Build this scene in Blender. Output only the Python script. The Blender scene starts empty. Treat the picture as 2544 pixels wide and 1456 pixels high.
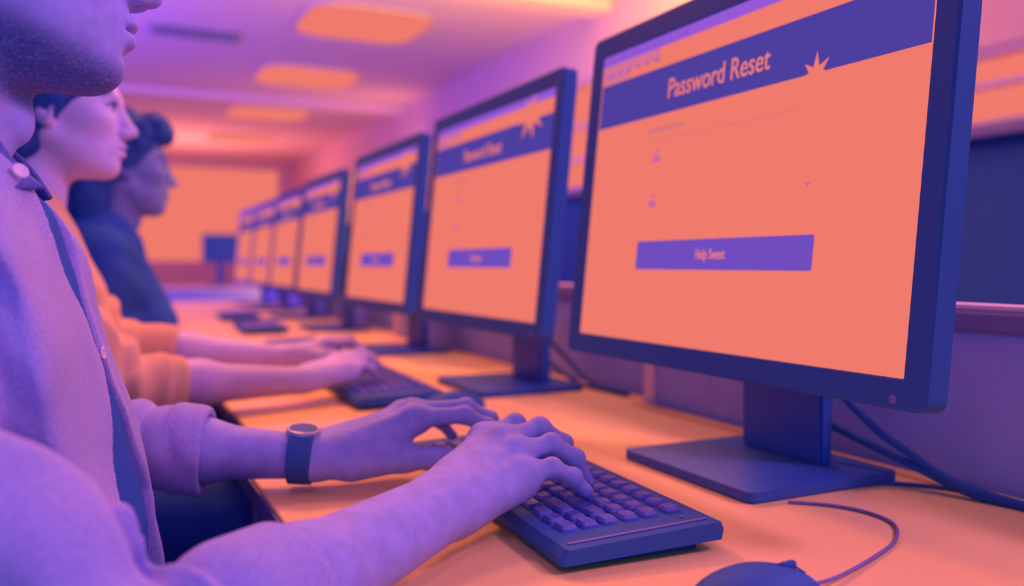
import bpy, bmesh, math, random
import numpy as np
import openvdb
from mathutils import Vector, Matrix

random.seed(7)
SC = bpy.context.scene
COL = SC.collection
SC.view_settings.view_transform = 'Standard'
SC.view_settings.look = 'None'
SC.view_settings.exposure = 0.0
SC.view_settings.gamma = 1.0
SC.view_settings.use_curve_mapping = False
R = math.radians


def lin(r, g, b):
    def c(v):
        v /= 255.0
        return v / 12.92 if v <= 0.04045 else ((v + 0.055) / 1.055) ** 2.4
    return (c(r), c(g), c(b), 1.0)


# ------------------------------------------------------------------ materials
def mat(name, col, rough=0.6, spec=0.3, noise=0.0, nscale=60.0, bump=0.0, bscale=400.0, sheen=0.0, dark=None, sss=0.0):
    m = bpy.data.materials.new(name)
    m.use_nodes = True
    nt = m.node_tree
    b = nt.nodes['Principled BSDF']
    b.inputs['Base Color'].default_value = (*col[:3], 1)
    b.inputs['Roughness'].default_value = rough
    b.inputs['Specular IOR Level'].default_value = spec
    if sheen:
        b.inputs['Sheen Weight'].default_value = sheen
    if sss:
        b.inputs['Subsurface Weight'].default_value = sss
        b.inputs['Subsurface Radius'].default_value = (0.01, 0.004, 0.006)
    tc = nt.nodes.new('ShaderNodeTexCoord')
    if noise:
        n = nt.nodes.new('ShaderNodeTexNoise')
        n.inputs['Scale'].default_value = nscale
        n.inputs['Detail'].default_value = 4
        r = nt.nodes.new('ShaderNodeValToRGB')
        d = dark or tuple(v * (1 - noise) for v in col[:3])
        r.color_ramp.elements[0].position = 0.35
        r.color_ramp.elements[0].color = (*d[:3], 1)
        r.color_ramp.elements[1].position = 0.65
        r.color_ramp.elements[1].color = (*col[:3], 1)
        nt.links.new(tc.outputs['Object'], n.inputs['Vector'])
        nt.links.new(n.outputs['Fac'], r.inputs['Fac'])
        nt.links.new(r.outputs['Color'], b.inputs['Base Color'])
    if bump:
        n2 = nt.nodes.new('ShaderNodeTexNoise')
        n2.inputs['Scale'].default_value = bscale
        n2.inputs['Detail'].default_value = 3
        bp = nt.nodes.new('ShaderNodeBump')
        bp.inputs['Strength'].default_value = bump
        bp.inputs['Distance'].default_value = 0.002
        nt.links.new(tc.outputs['Object'], n2.inputs['Vector'])
        nt.links.new(n2.outputs['Fac'], bp.inputs['Height'])
        nt.links.new(bp.outputs['Normal'], b.inputs['Normal'])
    return m


def emit(name, col, strength=1.0):
    m = bpy.data.materials.new(name)
    m.use_nodes = True
    nt = m.node_tree
    nt.nodes.remove(nt.nodes['Principled BSDF'])
    e = nt.nodes.new('ShaderNodeEmission')
    e.inputs['Color'].default_value = (*col[:3], 1)
    e.inputs['Strength'].default_value = strength
    nt.links.new(e.outputs[0], nt.nodes['Material Output'].inputs['Surface'])
    return m


ORANGE = lin(240, 122, 108)
M = {}
M['skin'] = mat('skin', (0.370, 0.380, 0.900), 0.55, 0.25, noise=0.14, nscale=70, bump=0.12, bscale=260)
M['skin_stubble_shade'] = mat('skin_stubble_shade', (0.370, 0.380, 0.900), 0.6, 0.2, noise=0.14, nscale=70, bump=0.12, bscale=260)
def add_stubble_shade(m):
    """short beard plus painted shade along the jaw and under the chin"""
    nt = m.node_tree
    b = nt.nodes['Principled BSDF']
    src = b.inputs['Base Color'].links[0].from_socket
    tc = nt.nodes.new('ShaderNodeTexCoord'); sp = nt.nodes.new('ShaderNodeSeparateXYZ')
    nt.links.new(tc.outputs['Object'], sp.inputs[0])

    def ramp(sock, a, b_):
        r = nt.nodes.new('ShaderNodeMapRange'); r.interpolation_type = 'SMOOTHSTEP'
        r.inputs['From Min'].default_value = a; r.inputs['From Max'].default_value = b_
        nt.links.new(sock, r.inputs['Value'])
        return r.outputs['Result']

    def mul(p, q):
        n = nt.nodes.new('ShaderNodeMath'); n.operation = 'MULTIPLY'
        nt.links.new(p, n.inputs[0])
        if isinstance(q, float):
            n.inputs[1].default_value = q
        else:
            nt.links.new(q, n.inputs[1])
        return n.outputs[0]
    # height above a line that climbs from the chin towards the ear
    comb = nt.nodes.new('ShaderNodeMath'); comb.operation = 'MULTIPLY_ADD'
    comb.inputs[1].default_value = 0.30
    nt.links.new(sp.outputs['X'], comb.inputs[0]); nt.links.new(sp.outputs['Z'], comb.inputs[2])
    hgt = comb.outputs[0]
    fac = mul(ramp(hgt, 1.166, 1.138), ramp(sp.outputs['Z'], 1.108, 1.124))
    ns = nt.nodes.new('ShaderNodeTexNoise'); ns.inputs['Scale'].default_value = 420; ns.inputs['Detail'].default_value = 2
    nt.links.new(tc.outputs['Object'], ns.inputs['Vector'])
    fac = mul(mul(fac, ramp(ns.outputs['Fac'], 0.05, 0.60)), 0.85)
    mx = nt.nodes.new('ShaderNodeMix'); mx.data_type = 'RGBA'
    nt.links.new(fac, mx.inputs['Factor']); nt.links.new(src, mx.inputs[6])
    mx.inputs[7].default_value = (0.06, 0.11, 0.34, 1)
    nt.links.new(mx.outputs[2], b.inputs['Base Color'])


add_stubble_shade(M['skin_stubble_shade'])  # stubble tone together with jaw shade put into the skin colour
M['skin_pale'] = mat('skin_pale', (0.580, 0.480, 0.900), 0.5, 0.25, noise=0.06, nscale=50)
M['skin_deep'] = mat('skin_deep', (0.150, 0.220, 0.600), 0.55, 0.25, noise=0.1, nscale=60)
M['shirt'] = mat('shirt_fabric', (0.420, 0.400, 0.900), 0.85, 0.1, noise=0.2, nscale=420, bump=0.25, bscale=900, sheen=0.15)
M['shirt_dark'] = mat('shirt_collar_fabric', (0.130, 0.170, 0.620), 0.85, 0.1, noise=0.3, nscale=420, bump=0.25, bscale=900)
M['shirt_pale'] = mat('pale_shirt_fabric', (0.700, 0.450, 0.320), 0.85, 0.1, noise=0.1, nscale=300, sheen=0.15)
M['black_cloth'] = mat('black_cloth', (0.034, 0.115, 0.520), 0.9, 0.03)
M['black_plastic'] = mat('black_plastic', (0.041, 0.125, 0.400), 0.55, 0.12)
M['stand_plastic'] = mat('stand_plastic', (0.032, 0.115, 0.460), 0.42, 0.3, bump=0.05, bscale=700)
M['key_plastic'] = mat('key_plastic', (0.115, 0.150, 0.660), 0.45, 0.4, noise=0.35, nscale=260)
M['rubber'] = mat('rubber', (0.040, 0.110, 0.400), 0.7, 0.1)
M['hair_dark'] = mat('dark_hair', (0.028, 0.100, 0.440), 0.75, 0.1, noise=0.4, nscale=90)
M['desk'] = mat('white_laminate', (0.930, 0.630, 0.270), 0.5, 0.25)
M['desk_edge'] = mat('desk_edge_band', (0.10, 0.10, 0.30), 0.6, 0.2)
M['metal_grey'] = mat('painted_steel', (0.20, 0.17, 0.42), 0.45, 0.4)
M['partition'] = mat('partition_fabric', (0.360, 0.400, 0.850), 0.9, 0.05, noise=0.08, nscale=20, bump=0.15, bscale=600)
M['partition_rail'] = mat('partition_rail', (0.80, 0.60, 0.75), 0.5, 0.3)
M['wall'] = mat('painted_wall', (0.820, 0.550, 0.720), 0.9, 0.05)
M['wainscot'] = mat('dark_wainscot', (0.040, 0.120, 0.400), 0.8, 0.05)
M['ceiling'] = mat('ceiling_paint', (0.840, 0.580, 0.850), 0.95, 0.02)
M['carpet'] = mat('carpet', (0.10, 0.10, 0.30), 0.95, 0.02, noise=0.3, nscale=200)
M['lamp'] = emit('lamp_diffuser', ORANGE, 1.0)
M['daylight'] = emit('daylight_pane', ORANGE, 1.0)
M['frame'] = mat('window_frame', (0.70, 0.50, 0.85), 0.6, 0.2)
M['button'] = mat('shirt_button', (0.78, 0.66, 0.90), 0.4, 0.4)
M['metal_watch'] = mat('watch_metal', (0.45, 0.42, 0.62), 0.25, 0.8)
M['scr_page'] = emit('screen_page', ORANGE)
M['scr_band'] = emit('screen_band', lin(78, 62, 158))
M['scr_text'] = emit('screen_text', lin(238, 124, 112))
M['scr_button'] = emit('screen_button', lin(112, 76, 190))
M['scr_tool'] = emit('screen_toolbar', lin(150, 88, 215))
M['scr_tool2'] = emit('screen_tabs', lin(214, 112, 150))
M['scr_dash'] = emit('screen_dash', lin(140, 84, 200))
M['scr_faint'] = emit('screen_faint', lin(212, 112, 130))
M['scr_icon'] = emit('screen_icon', lin(192, 102, 170))


# ------------------------------------------------------------------ mesh helpers
def link(o, parent=None):
    COL.objects.link(o)
    if parent is not None:
        o.parent = parent
    return o


def obj(name, me, m=None, parent=None, smooth=False):
    if isinstance(me, bmesh.types.BMesh):
        bm = me
        me = bpy.data.meshes.new(name)
        bm.normal_update()
        bm.to_mesh(me)
        bm.free()
    if m is not None:
        me.materials.clear()
        me.materials.append(M[m] if isinstance(m, str) else m)
    if smooth:
        me.polygons.foreach_set('use_smooth', [True] * len(me.polygons))
    return link(bpy.data.objects.new(name, me), parent)


def empty(name, loc, label, cat, group=None, rz=0.0):
    o = bpy.data.objects.new(name, None)
    o.empty_display_size = 0.05
    o.location = loc
    o.rotation_euler = (0, 0, rz)
    link(o)
    return tag(o, label, cat, group)


def tag(o, label, cat, group=None):
    o['label'] = label
    o['category'] = cat
    if group:
        o['group'] = group
    return o


def struct(o):
    o['kind'] = 'structure'
    return o


def copy_tree(o, parent=None):
    c = o.copy()
    COL.objects.link(c)
    c.parent = parent
    for ch in list(o.children):
        copy_tree(ch, c)
    return c


def add_box(bm, c, s, bev=0.0, seg=2, rot=None):
    g = bmesh.ops.create_cube(bm, size=1.0)
    vs = g['verts']
    bmesh.ops.scale(bm, vec=Vector(s), verts=vs)
    if bev > 0:
        es = list({e for v in vs for e in v.link_edges})
        r = bmesh.ops.bevel(bm, geom=es, offset=bev, segments=seg, affect='EDGES', profile=0.5)
        vs = list({v for f in r['faces'] for v in f.verts} | {v for v in vs if v.is_valid})
    if rot is not None:
        bmesh.ops.rotate(bm, cent=(0, 0, 0), matrix=rot, verts=vs)
    bmesh.ops.translate(bm, vec=Vector(c), verts=vs)
    return vs


def box(c, s, bev=0.0, seg=2, rot=None):
    bm = bmesh.new()
    add_box(bm, c, s, bev, seg, rot)
    return bm


def catmull(pts, n=8):
    pts = [Vector(p) for p in pts]
    out = []
    for i in range(len(pts) - 1):
        p0 = pts[max(i - 1, 0)]; p1 = pts[i]; p2 = pts[i + 1]; p3 = pts[min(i + 2, len(pts) - 1)]
        for k in range(n):
            t = k / n
            out.append(0.5 * ((2 * p1) + (p2 - p0) * t + (2 * p0 - 5 * p1 + 4 * p2 - p3) * t * t + (3 * p1 - p0 - 3 * p2 + p3) * t ** 3))
    out.append(pts[-1])
    return out


def add_tube(bm, pts, r, sides=10):
    rs = r if isinstance(r, (list, tuple)) else [r] * len(pts)
    rings = []
    up = Vector((0.13, 0.21, 0.97))
    for i, p in enumerate(pts):
        d = (pts[min(i + 1, len(pts) - 1)] - pts[max(i - 1, 0)]).normalized()
        a = d.cross(up)
        if a.length < 1e-4:
            a = d.cross(Vector((1, 0, 0)))
        a.normalize()
        b = d.cross(a)
        rings.append([bm.verts.new(p + (a * math.cos(2 * math.pi * k / sides) + b * math.sin(2 * math.pi * k / sides)) * rs[i]) for k in range(sides)])
    for i in range(len(rings) - 1):
        for k in range(sides):
            bm.faces.new((rings[i][k], rings[i][(k + 1) % sides], rings[i + 1][(k + 1) % sides], rings[i + 1][k]))
    bm.faces.new(rings[0][::-1])
    bm.faces.new(rings[-1])


def tube(pts, r, n=8, sides=10):
    bm = bmesh.new()
    add_tube(bm, catmull(pts, n), r, sides)
    bmesh.ops.recalc_face_normals(bm, faces=bm.faces)
    return bm


def lathe(prof, sides=24, axis='Z'):
    bm = bmesh.new()
    rings = []
    for r, z in prof:
        rings.append([bm.verts.new((r * math.cos(2 * math.pi * k / sides), r * math.sin(2 * math.pi * k / sides), z)) for k in range(sides)])
    for i in range(len(rings) - 1):
        for k in range(sides):
            bm.faces.new((rings[i][k], rings[i][(k + 1) % sides], rings[i + 1][(k + 1) % sides], rings[i + 1][k]))
    bm.faces.new(rings[0][::-1])
    bm.faces.new(rings[-1])
    bmesh.ops.recalc_face_normals(bm, faces=bm.faces)
    return bm


def prism(poly, thick, fr):
    """flat polygon (2-D) extruded; fr maps (a, b, c) to a point"""
    bm = bmesh.new()
    lo = [bm.verts.new(fr(a, b, 0)) for a, b in poly]
    hi = [bm.verts.new(fr(a, b, thick)) for a, b in poly]
    n = len(poly)
    bm.faces.new(lo[::-1]); bm.faces.new(hi)
    for i in range(n):
        bm.faces.new((lo[i], lo[(i + 1) % n], hi[(i + 1) % n], hi[i]))
    bmesh.ops.recalc_face_normals(bm, faces=bm.faces)
    return bm


def merge_into(bm, other):
    for c in other.faces:
        bm.faces.new([bm.verts.new(v.co) for v in c.verts])
    other.free()


def rrect(w, h, r, n=6, cx=0.0, cy=0.0):
    out = []
    for sx, sy, a0 in ((1, 1, 0), (-1, 1, 90), (-1, -1, 180), (1, -1, 270)):
        for k in range(n + 1):
            a = R(a0 + 90 * k / n)
            out.append((cx + sx * (w / 2 - r) + r * math.cos(a), cy + sy * (h / 2 - r) + r * math.sin(a)))
    return out


def sheet(top, bot, thick, rows=8, bulge=0.0, n=8):
    """thick curved cloth strip between two curves"""
    T = catmull(top, n); B = catmull(bot, n)
    bm = bmesh.new()
    g = []
    cen = sum((t for t in T), Vector()) / len(T)
    for i in range(len(T)):
        row = []
        for j in range(rows + 1):
            t = j / rows
            row.append(T[i].lerp(B[i], t))
        g.append(row)
    nr = [[None] * (rows + 1) for _ in g]
    for i in range(len(g)):
        for j in range(rows + 1):
            du = g[min(i + 1, len(g) - 1)][j] - g[max(i - 1, 0)][j]
            dv = g[i][min(j + 1, rows)] - g[i][max(j - 1, 0)]
            v = du.cross(dv)
            nr[i][j] = v.normalized() if v.length > 1e-9 else Vector((0, 0, 1))
    A = [[bm.verts.new(g[i][j] + nr[i][j] * (thick / 2 + bulge * math.sin(math.pi * j / rows))) for j in range(rows + 1)] for i in range(len(g))]
    C = [[bm.verts.new(g[i][j] - nr[i][j] * (thick / 2 - bulge * math.sin(math.pi * j / rows))) for j in range(rows + 1)] for i in range(len(g))]
    I, J = len(g) - 1, rows
    for i in range(I):
        for j in range(J):
            bm.faces.new((A[i][j], A[i + 1][j], A[i + 1][j + 1], A[i][j + 1]))
            bm.faces.new((C[i][j], C[i][j + 1], C[i + 1][j + 1], C[i + 1][j]))
        bm.faces.new((A[i][0], C[i][0], C[i + 1][0], A[i + 1][0]))
        bm.faces.new((A[i][J], A[i + 1][J], C[i + 1][J], C[i][J]))
    for j in range(J):
        bm.faces.new((A[0][j], A[0][j + 1], C[0][j + 1], C[0][j]))
        bm.faces.new((A[I][j], C[I][j], C[I][j + 1], A[I][j + 1]))
    bmesh.ops.recalc_face_normals(bm, faces=bm.faces)
    return bm


def text_mesh(s, size, sx, m, name, parent, origin, du, dv, dn, depth=0.0004, align='LEFT', bold=0.0):
    cu = bpy.data.curves.new('glyphs', 'FONT')
    cu.body = s
    cu.size = size
    cu.align_x = align
    cu.offset = bold
    cu.extrude = depth / 2
    cu.resolution_u = 6
    t = bpy.data.objects.new('glyphs', cu)
    COL.objects.link(t)
    dg = bpy.context.evaluated_depsgraph_get()
    me = bpy.data.meshes.new_from_object(t.evaluated_get(dg))
    bpy.data.objects.remove(t)
    bpy.data.curves.remove(cu)
    O, U, V, N = Vector(origin), Vector(du), Vector(dv), Vector(dn)
    for v in me.vertices:
        v.co = O + U * (v.co.x * sx) + V * v.co.y + N * (v.co.z)
    return obj(name, me, m, parent)


# ------------------------------------------------------------------ signed-distance modelling for bodies and cloth
BIG = 0.05


def smin(a, b, k):
    if k <= 0:
        return np.minimum(a, b)
    h = np.maximum(k - np.abs(a - b), 0) / k
    return np.minimum(a, b) - h * h * k * 0.25


class Vol:
    def __init__(s, lo, hi, res):
        s.lo = np.array(lo, float); s.res = res
        s.n = np.ceil((np.array(hi) - s.lo) / res).astype(int) + 1
        s.f = np.full(s.n, BIG, np.float32)

    def sl(s, lo, hi):
        i0 = np.clip(np.floor((np.array(lo) - s.lo) / s.res).astype(int), 0, s.n)
        i1 = np.clip(np.ceil((np.array(hi) - s.lo) / s.res).astype(int) + 1, 0, s.n)
        if (i1 - i0).min() <= 0:
            return None, None
        ax = [np.arange(i0[k], i1[k]) * s.res + s.lo[k] for k in range(3)]
        X, Y, Z = np.meshgrid(*ax, indexing='ij', sparse=True)
        return tuple(slice(i0[k], i1[k]) for k in range(3)), (X, Y, Z)

    def add(s, pr, k=0.0):
        d, lo, hi = pr
        m = 0.02 + k
        S, G = s.sl(np.array(lo) - m, np.array(hi) + m)
        if S is not None:
            s.f[S] = smin(s.f[S], d(*G).astype(np.float32), k)

    def sub(s, pr, k=0.0):
        d, lo, hi = pr
        m = 0.006 + k
        S, G = s.sl(np.array(lo) - m, np.array(hi) + m)
        if S is not None:
            s.f[S] = -smin(-s.f[S], d(*G).astype(np.float32), k)

    def disp(s, fn, lo=None, hi=None):
        S, G = s.sl(s.lo if lo is None else lo, (s.lo + s.n * s.res) if hi is None else hi)
        if S is not None:
            b = s.f[S]
            s.f[S] = np.where(b < 0.045, b + fn(*G), b)

    def mesh(s):
        g = openvdb.FloatGrid(BIG)
        f = s.f.copy()
        f[0] = f[-1] = BIG; f[:, 0] = f[:, -1] = BIG; f[:, :, 0] = f[:, :, -1] = BIG
        g.copyFromArray(f)
        p, q = g.convertToQuads(0.0)
        p = np.asarray(p, float) * s.res + s.lo
        q = np.asarray(q)
        t = p[q[:, [0, 1, 2]]]
        vol = np.einsum('ij,ij->i', t[:, 0], np.cross(t[:, 1], t[:, 2])).sum()
        if vol < 0:
            q = q[:, ::-1]
        return p, q


def sdf_obj(name, vols, m, parent):
    P_, Q_, off = [], [], 0
    for v in vols:
        p, q = v.mesh()
        P_.append(p); Q_.append(q + off); off += len(p)
    p = np.concatenate(P_); q = np.concatenate(Q_)
    me = bpy.data.meshes.new(name)
    me.vertices.add(len(p)); me.vertices.foreach_set('co', p.astype(np.float32).ravel())
    me.loops.add(len(q) * 4); me.loops.foreach_set('vertex_index', q.astype(np.int32).ravel())
    me.polygons.add(len(q)); me.polygons.foreach_set('loop_start', np.arange(0, len(q) * 4, 4, dtype=np.int32))
    me.polygons.foreach_set('use_smooth', np.ones(len(q), bool))
    me.update(calc_edges=True)
    return obj(name, me, m, parent)


def A3(p):
    return np.array(p, float)


def rc(a, b, r1, r2, nrm=None, flat=1.0):
    a = A3(a); b = A3(b); ab = b - a; L2 = max(ab @ ab, 1e-12)
    nn = None
    if nrm is not None:
        nn = A3(nrm) / np.linalg.norm(nrm)

    def d(X, Y, Z):
        x = X - a[0]; y = Y - a[1]; z = Z - a[2]
        t = np.clip((x * ab[0] + y * ab[1] + z * ab[2]) / L2, 0, 1)
        x = x - t * ab[0]; y = y - t * ab[1]; z = z - t * ab[2]
        q = x * x + y * y + z * z
        if nn is not None:
            vn = x * nn[0] + y * nn[1] + z * nn[2]
            q = q + vn * vn * (1 / flat ** 2 - 1)
        return np.sqrt(q) - (r1 + (r2 - r1) * t)
    r = max(r1, r2)
    return d, np.minimum(a, b) - r, np.maximum(a, b) + r


def ell(c, r, Rm=None):
    c = A3(c); r = A3(r)
    Rm = np.eye(3) if Rm is None else Rm

    def d(X, Y, Z):
        x = X - c[0]; y = Y - c[1]; z = Z - c[2]
        u = (Rm[0, 0] * x + Rm[1, 0] * y + Rm[2, 0] * z) / r[0]
        v = (Rm[0, 1] * x + Rm[1, 1] * y + Rm[2, 1] * z) / r[1]
        w = (Rm[0, 2] * x + Rm[1, 2] * y + Rm[2, 2] * z) / r[2]
        k0 = np.sqrt(u * u + v * v + w * w) + 1e-9
        k1 = np.sqrt((u / r[0]) ** 2 + (v / r[1]) ** 2 + (w / r[2]) ** 2) + 1e-9
        return k0 * (k0 - 1) / k1
    e = np.abs(Rm) @ r
    return d, c - e, c + e


def loft(tab, off=0.0, p=2.3):
    """trunk: rows (z, cx, cy, rx, ry)"""
    T = A3(tab)
    z0, z1 = T[0, 0], T[-1, 0]

    def d(X, Y, Z):
        zz = np.clip(Z, z0, z1)
        zi = zz.ravel()
        g = [np.interp(zi, T[:, 0], T[:, k]).reshape(zz.shape) for k in range(1, 5)]
        rx = g[2] + off; ry = g[3] + off
        q = (np.abs((X - g[0]) / rx) ** p + np.abs((Y - g[1]) / ry) ** p) ** (1 / p)
        dd = (q - 1) * np.minimum(rx, ry)
        dz = np.maximum(z0 - Z, Z - z1)
        return np.maximum(dd, dz)
    lo = (min(T[:, 1] - T[:, 3]) - off, min(T[:, 2] - T[:, 4]) - off, z0)
    hi = (max(T[:, 1] + T[:, 3]) + off, max(T[:, 2] + T[:, 4]) + off, z1)
    return d, lo, hi


def ss(e0, e1, x):
    t = np.clip((x - e0) / (e1 - e0), 0, 1)
    return t * t * (3 - 2 * t)


def rotm(yaw=0.0, pitch=0.0, roll=0.0):
    return np.array(Matrix.Rotation(yaw, 3, 'Z') @ Matrix.Rotation(pitch, 3, 'Y') @ Matrix.Rotation(roll, 3, 'X'))


# ------------------------------------------------------------------ head
def head(v, o, sc=1.0, yaw=0.0, pitch=0.0, female=False, neck_to=None, neck_r=(0.056, 0.062)):
    Rm = rotm(yaw, pitch)
    o = A3(o)

    def W(p):
        return o + Rm @ (A3(p) * sc)

    def E(c, r, k, a=None):
        v.add(ell(W(c), A3(r) * sc, Rm if a is None else Rm @ a), k * sc)

    def C(a, b, r1, r2, k):
        v.add(rc(W(a), W(b), r1 * sc, r2 * sc), k * sc)

    jw = 0.9 if female else 1.0
    E((-0.014, 0, 0.036), (0.098, 0.077, 0.084), 0)
    E((0.036, 0, -0.022), (0.060, 0.064, 0.088), 0.03)
    E((0.030, 0, -0.070), (0.056, 0.054 * jw, 0.042), 0.03)
    for s in (-1, 1):
        C((-0.012, s * 0.060 * jw, -0.045), (0.066, s * 0.018, -0.096), 0.016, 0.013, 0.03)
        E((0.060, s * 0.042, -0.018), (0.026, 0.021, 0.018), 0.025)
    E((0.077, 0, -0.098), (0.015, 0.022, 0.014), 0.020)
    C((0.084, -0.030, 0.024), (0.084, 0.030, 0.024), 0.011, 0.011, 0.022)
    for s in (-1, 1):
        v.sub(ell(W((0.102, s * 0.033, 0.004)), A3((0.016, 0.017, 0.011)) * sc, Rm), 0.014 * sc)
        v.add(ell(W((0.079, s * 0.032, 0.003)), A3((0.0125, 0.0135, 0.0125)) * sc, Rm), 0.004 * sc)
        # lids
        C((0.089, s * 0.020, 0.008), (0.083, s * 0.045, 0.008), 0.0042, 0.004, 0.004)
        C((0.088, s * 0.022, -0.004), (0.083, s * 0.044, -0.003), 0.0034, 0.0034, 0.005)
    # nose
    C((0.090, 0, 0.016), (0.111, 0, -0.030), 0.0085, 0.0105, 0.014)
    E((0.1155, 0, -0.034), (0.0105, 0.0115, 0.0095), 0.008)
    for s in (-1, 1):
        E((0.104, s * 0.0125, -0.0375), (0.0115, 0.0075, 0.008), 0.006)
        v.sub(ell(W((0.107, s * 0.007, -0.0465)), A3((0.0055, 0.0034, 0.005)) * sc, Rm), 0.002)
    # mouth
    E((0.086, 0, -0.066), (0.014, 0.026, 0.022), 0.014)
    E((0.0975, 0, -0.0605), (0.0095, 0.021, 0.0065), 0.005)
    E((0.0955, 0, -0.0735), (0.0095, 0.018, 0.0075), 0.005)
    v.sub(ell(W((0.1035, 0, -0.0665)), A3((0.0135, 0.0245, 0.0016)) * sc, Rm), 0.003)
    v.sub(ell(W((0.1005, 0, -0.0865)), A3((0.0075, 0.020, 0.0055)) * sc, Rm), 0.006)
    # ears
    for s in (-1, 1):
        a = np.array(Matrix.Rotation(s * R(22), 3, 'Z') @ Matrix.Rotation(R(-12), 3, 'Y'))
        E((-0.012, s * 0.080, -0.006), (0.019, 0.007, 0.032), 0.006, a)
        E((-0.002, s * 0.075, -0.030), (0.009, 0.006, 0.010), 0.008, a)
        v.sub(ell(W((-0.006, s * 0.087, -0.002)), A3((0.010, 0.006, 0.018)) * sc, Rm @ a), 0.004)
    if neck_to is not None:
        nt = A3(neck_to)
        v.add(rc(W((-0.028, 0, -0.050)), nt, neck_r[0] * sc, neck_r[1] * sc), 0.025)
        # neck muscle
        for s in (() if female else (-1, 1)):
            v.add(rc(W((-0.03, s * 0.050, -0.06)), nt + A3((0.036, s * 0.014, 0.0)), 0.012, 0.012), 0.025)
        ax = W((0.000, 0, -0.10)) * 0.5 + nt * 0.5
        if not female:
            v.add(ell(ax + A3((0.047, 0, 0.0)), (0.009, 0.010, 0.014)), 0.02)
    return W, Rm


# ------------------------------------------------------------------ hand
def hand(v, wrist, mcp_dir, nrm, thumb_side, chains, thumb, sc=1.0, girth=1.0):
    """chains: four lists of joints (world) index..little, each MCP, PIP, DIP, TIP. thumb: CMC, MCP, IP, TIP"""
    Wp = A3(wrist); f = A3(mcp_dir); f = f / np.linalg.norm(f)
    n = A3(nrm); n = n - f * (n @ f); n /= np.linalg.norm(n)
    s = np.cross(f, n)
    if s @ A3(thumb_side) < 0:
        s = -s
    g = sc * girth
    # palm: from the wrist to each knuckle
    offs = (0.014, 0.005, -0.005, -0.014)
    rad = (0.0140, 0.0145, 0.0138, 0.0125)
    for c, o_, r in zip(chains, offs, rad):
        v.add(rc(Wp + s * o_ * sc, A3(c[0]) - n * 0.006 * sc, 0.0165 * g, r * g), 0.016)
        v.add(ell(A3(c[0]) + n * 0.001, (0.0105 * g,) * 3), 0.012)
    cm = np.mean([A3(c[0]) for c in chains], axis=0)
    v.add(rc(Wp - s * 0.008 - n * 0.008 + f * 0.02, A3(chains[3][0]) - n * 0.012, 0.014 * g, 0.010 * g), 0.02)
    # tendons on the back of the hand
    for c, o_ in zip(chains, offs):
        v.add(rc(Wp + s * o_ * 0.8 + n * 0.011 + f * 0.02, A3(c[0]) + n * 0.0052, 0.0030, 0.0045), 0.010)
    # thumb base
    t = [A3(q) for q in thumb]
    v.add(rc(t[0], t[1], 0.0185 * g, 0.0130 * g), 0.024)
    base = v.f.copy()
    out = v.f
    fr = ((0.0098, 0.0088, 0.0079, 0.0066), (0.0100, 0.0090, 0.0081, 0.0068), (0.0096, 0.0086, 0.0077, 0.0064), (0.0086, 0.0076, 0.0068, 0.0057))
    allc = [([A3(q) for q in c], r) for c, r in zip(chains, fr)] + [(t[1:], (0.0122, 0.0105, 0.0080))]
    for pts, rr in allc:
        lo = np.min(pts, axis=0) - 0.04; hi = np.max(pts, axis=0) + 0.04
        S, G = v.sl(lo, hi)
        if S is None:
            continue
        d = None
        for i in range(len(pts) - 1):
            e = rc(pts[i], pts[i + 1], rr[i] * g, rr[i + 1] * g)[0](*G)
            d = e if d is None else smin(d, e, 0.004)
        for i in range(1, len(pts) - 1):      # joint bulges
            d = smin(d, ell(pts[i] + n * 0.0010, (rr[i] * g * 1.04,) * 3)[0](*G), 0.005)
        # nail
        ax = pts[-1] - pts[-2]; ax = ax / np.linalg.norm(ax)
        nn = n - ax * (n @ ax); nn /= np.linalg.norm(nn); sd = np.cross(ax, nn)
        d = smin(d, ell(pts[-1] - ax * 0.001 + nn * rr[-1] * g * 0.78, (0.0062 * g, 0.0046 * g, 0.0020), np.stack([ax, sd, nn], 1))[0](*G), 0.0008)
        comb = smin(base[S], d.astype(np.float32), 0.011)
        out[S] = np.minimum(out[S], comb)


def finger(mcp, d0, dn, lens, flex):
    """joints of a finger: starts along d0, each joint turns by flex (deg) towards dn"""
    p = A3(mcp); out = [p]
    d = A3(d0) / np.linalg.norm(d0)
    dn = A3(dn)
    for L, a in zip(lens, flex):
        q = dn - d * (dn @ d); q = q / np.linalg.norm(q)
        d = d * math.cos(R(a)) + q * math.sin(R(a))
        p = p + d * L
        out.append(p)
    return out


def folds(a, b, amp, freq, seed, lo=0.0, hi=1.0):
    """cloth wrinkles running round a sleeve from a to b"""
    a = A3(a); b = A3(b); ab = b - a; L = np.linalg.norm(ab); ax = ab / L
    rng = np.random.RandomState(seed)
    k = rng.normal(0, 1, (4, 3)) * 26; ph = rng.uniform(0, 6.28, 4)

    def fn(X, Y, Z):
        x = X - a[0]; y = Y - a[1]; z = Z - a[2]
        t = x * ax[0] + y * ax[1] + z * ax[2]
        w = sum(np.sin(k[i, 0] * X + k[i, 1] * Y + k[i, 2] * Z + ph[i]) for i in range(4)) * 0.35
        u = t / L
        m = ss(lo - 0.08, lo + 0.08, u) * (1 - ss(hi - 0.05, hi + 0.05, u))
        px = x - t * ax[0]; py = y - t * ax[1]; pz = z - t * ax[2]
        m = m * (1 - ss(0.085, 0.11, np.sqrt(px * px + py * py + pz * pz)))
        s_ = np.sin(freq * t + w * 2.2)
        return (amp * m * (0.5 * s_ + 0.5 * s_ * np.abs(s_))).astype(np.float32)
    return fn


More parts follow.
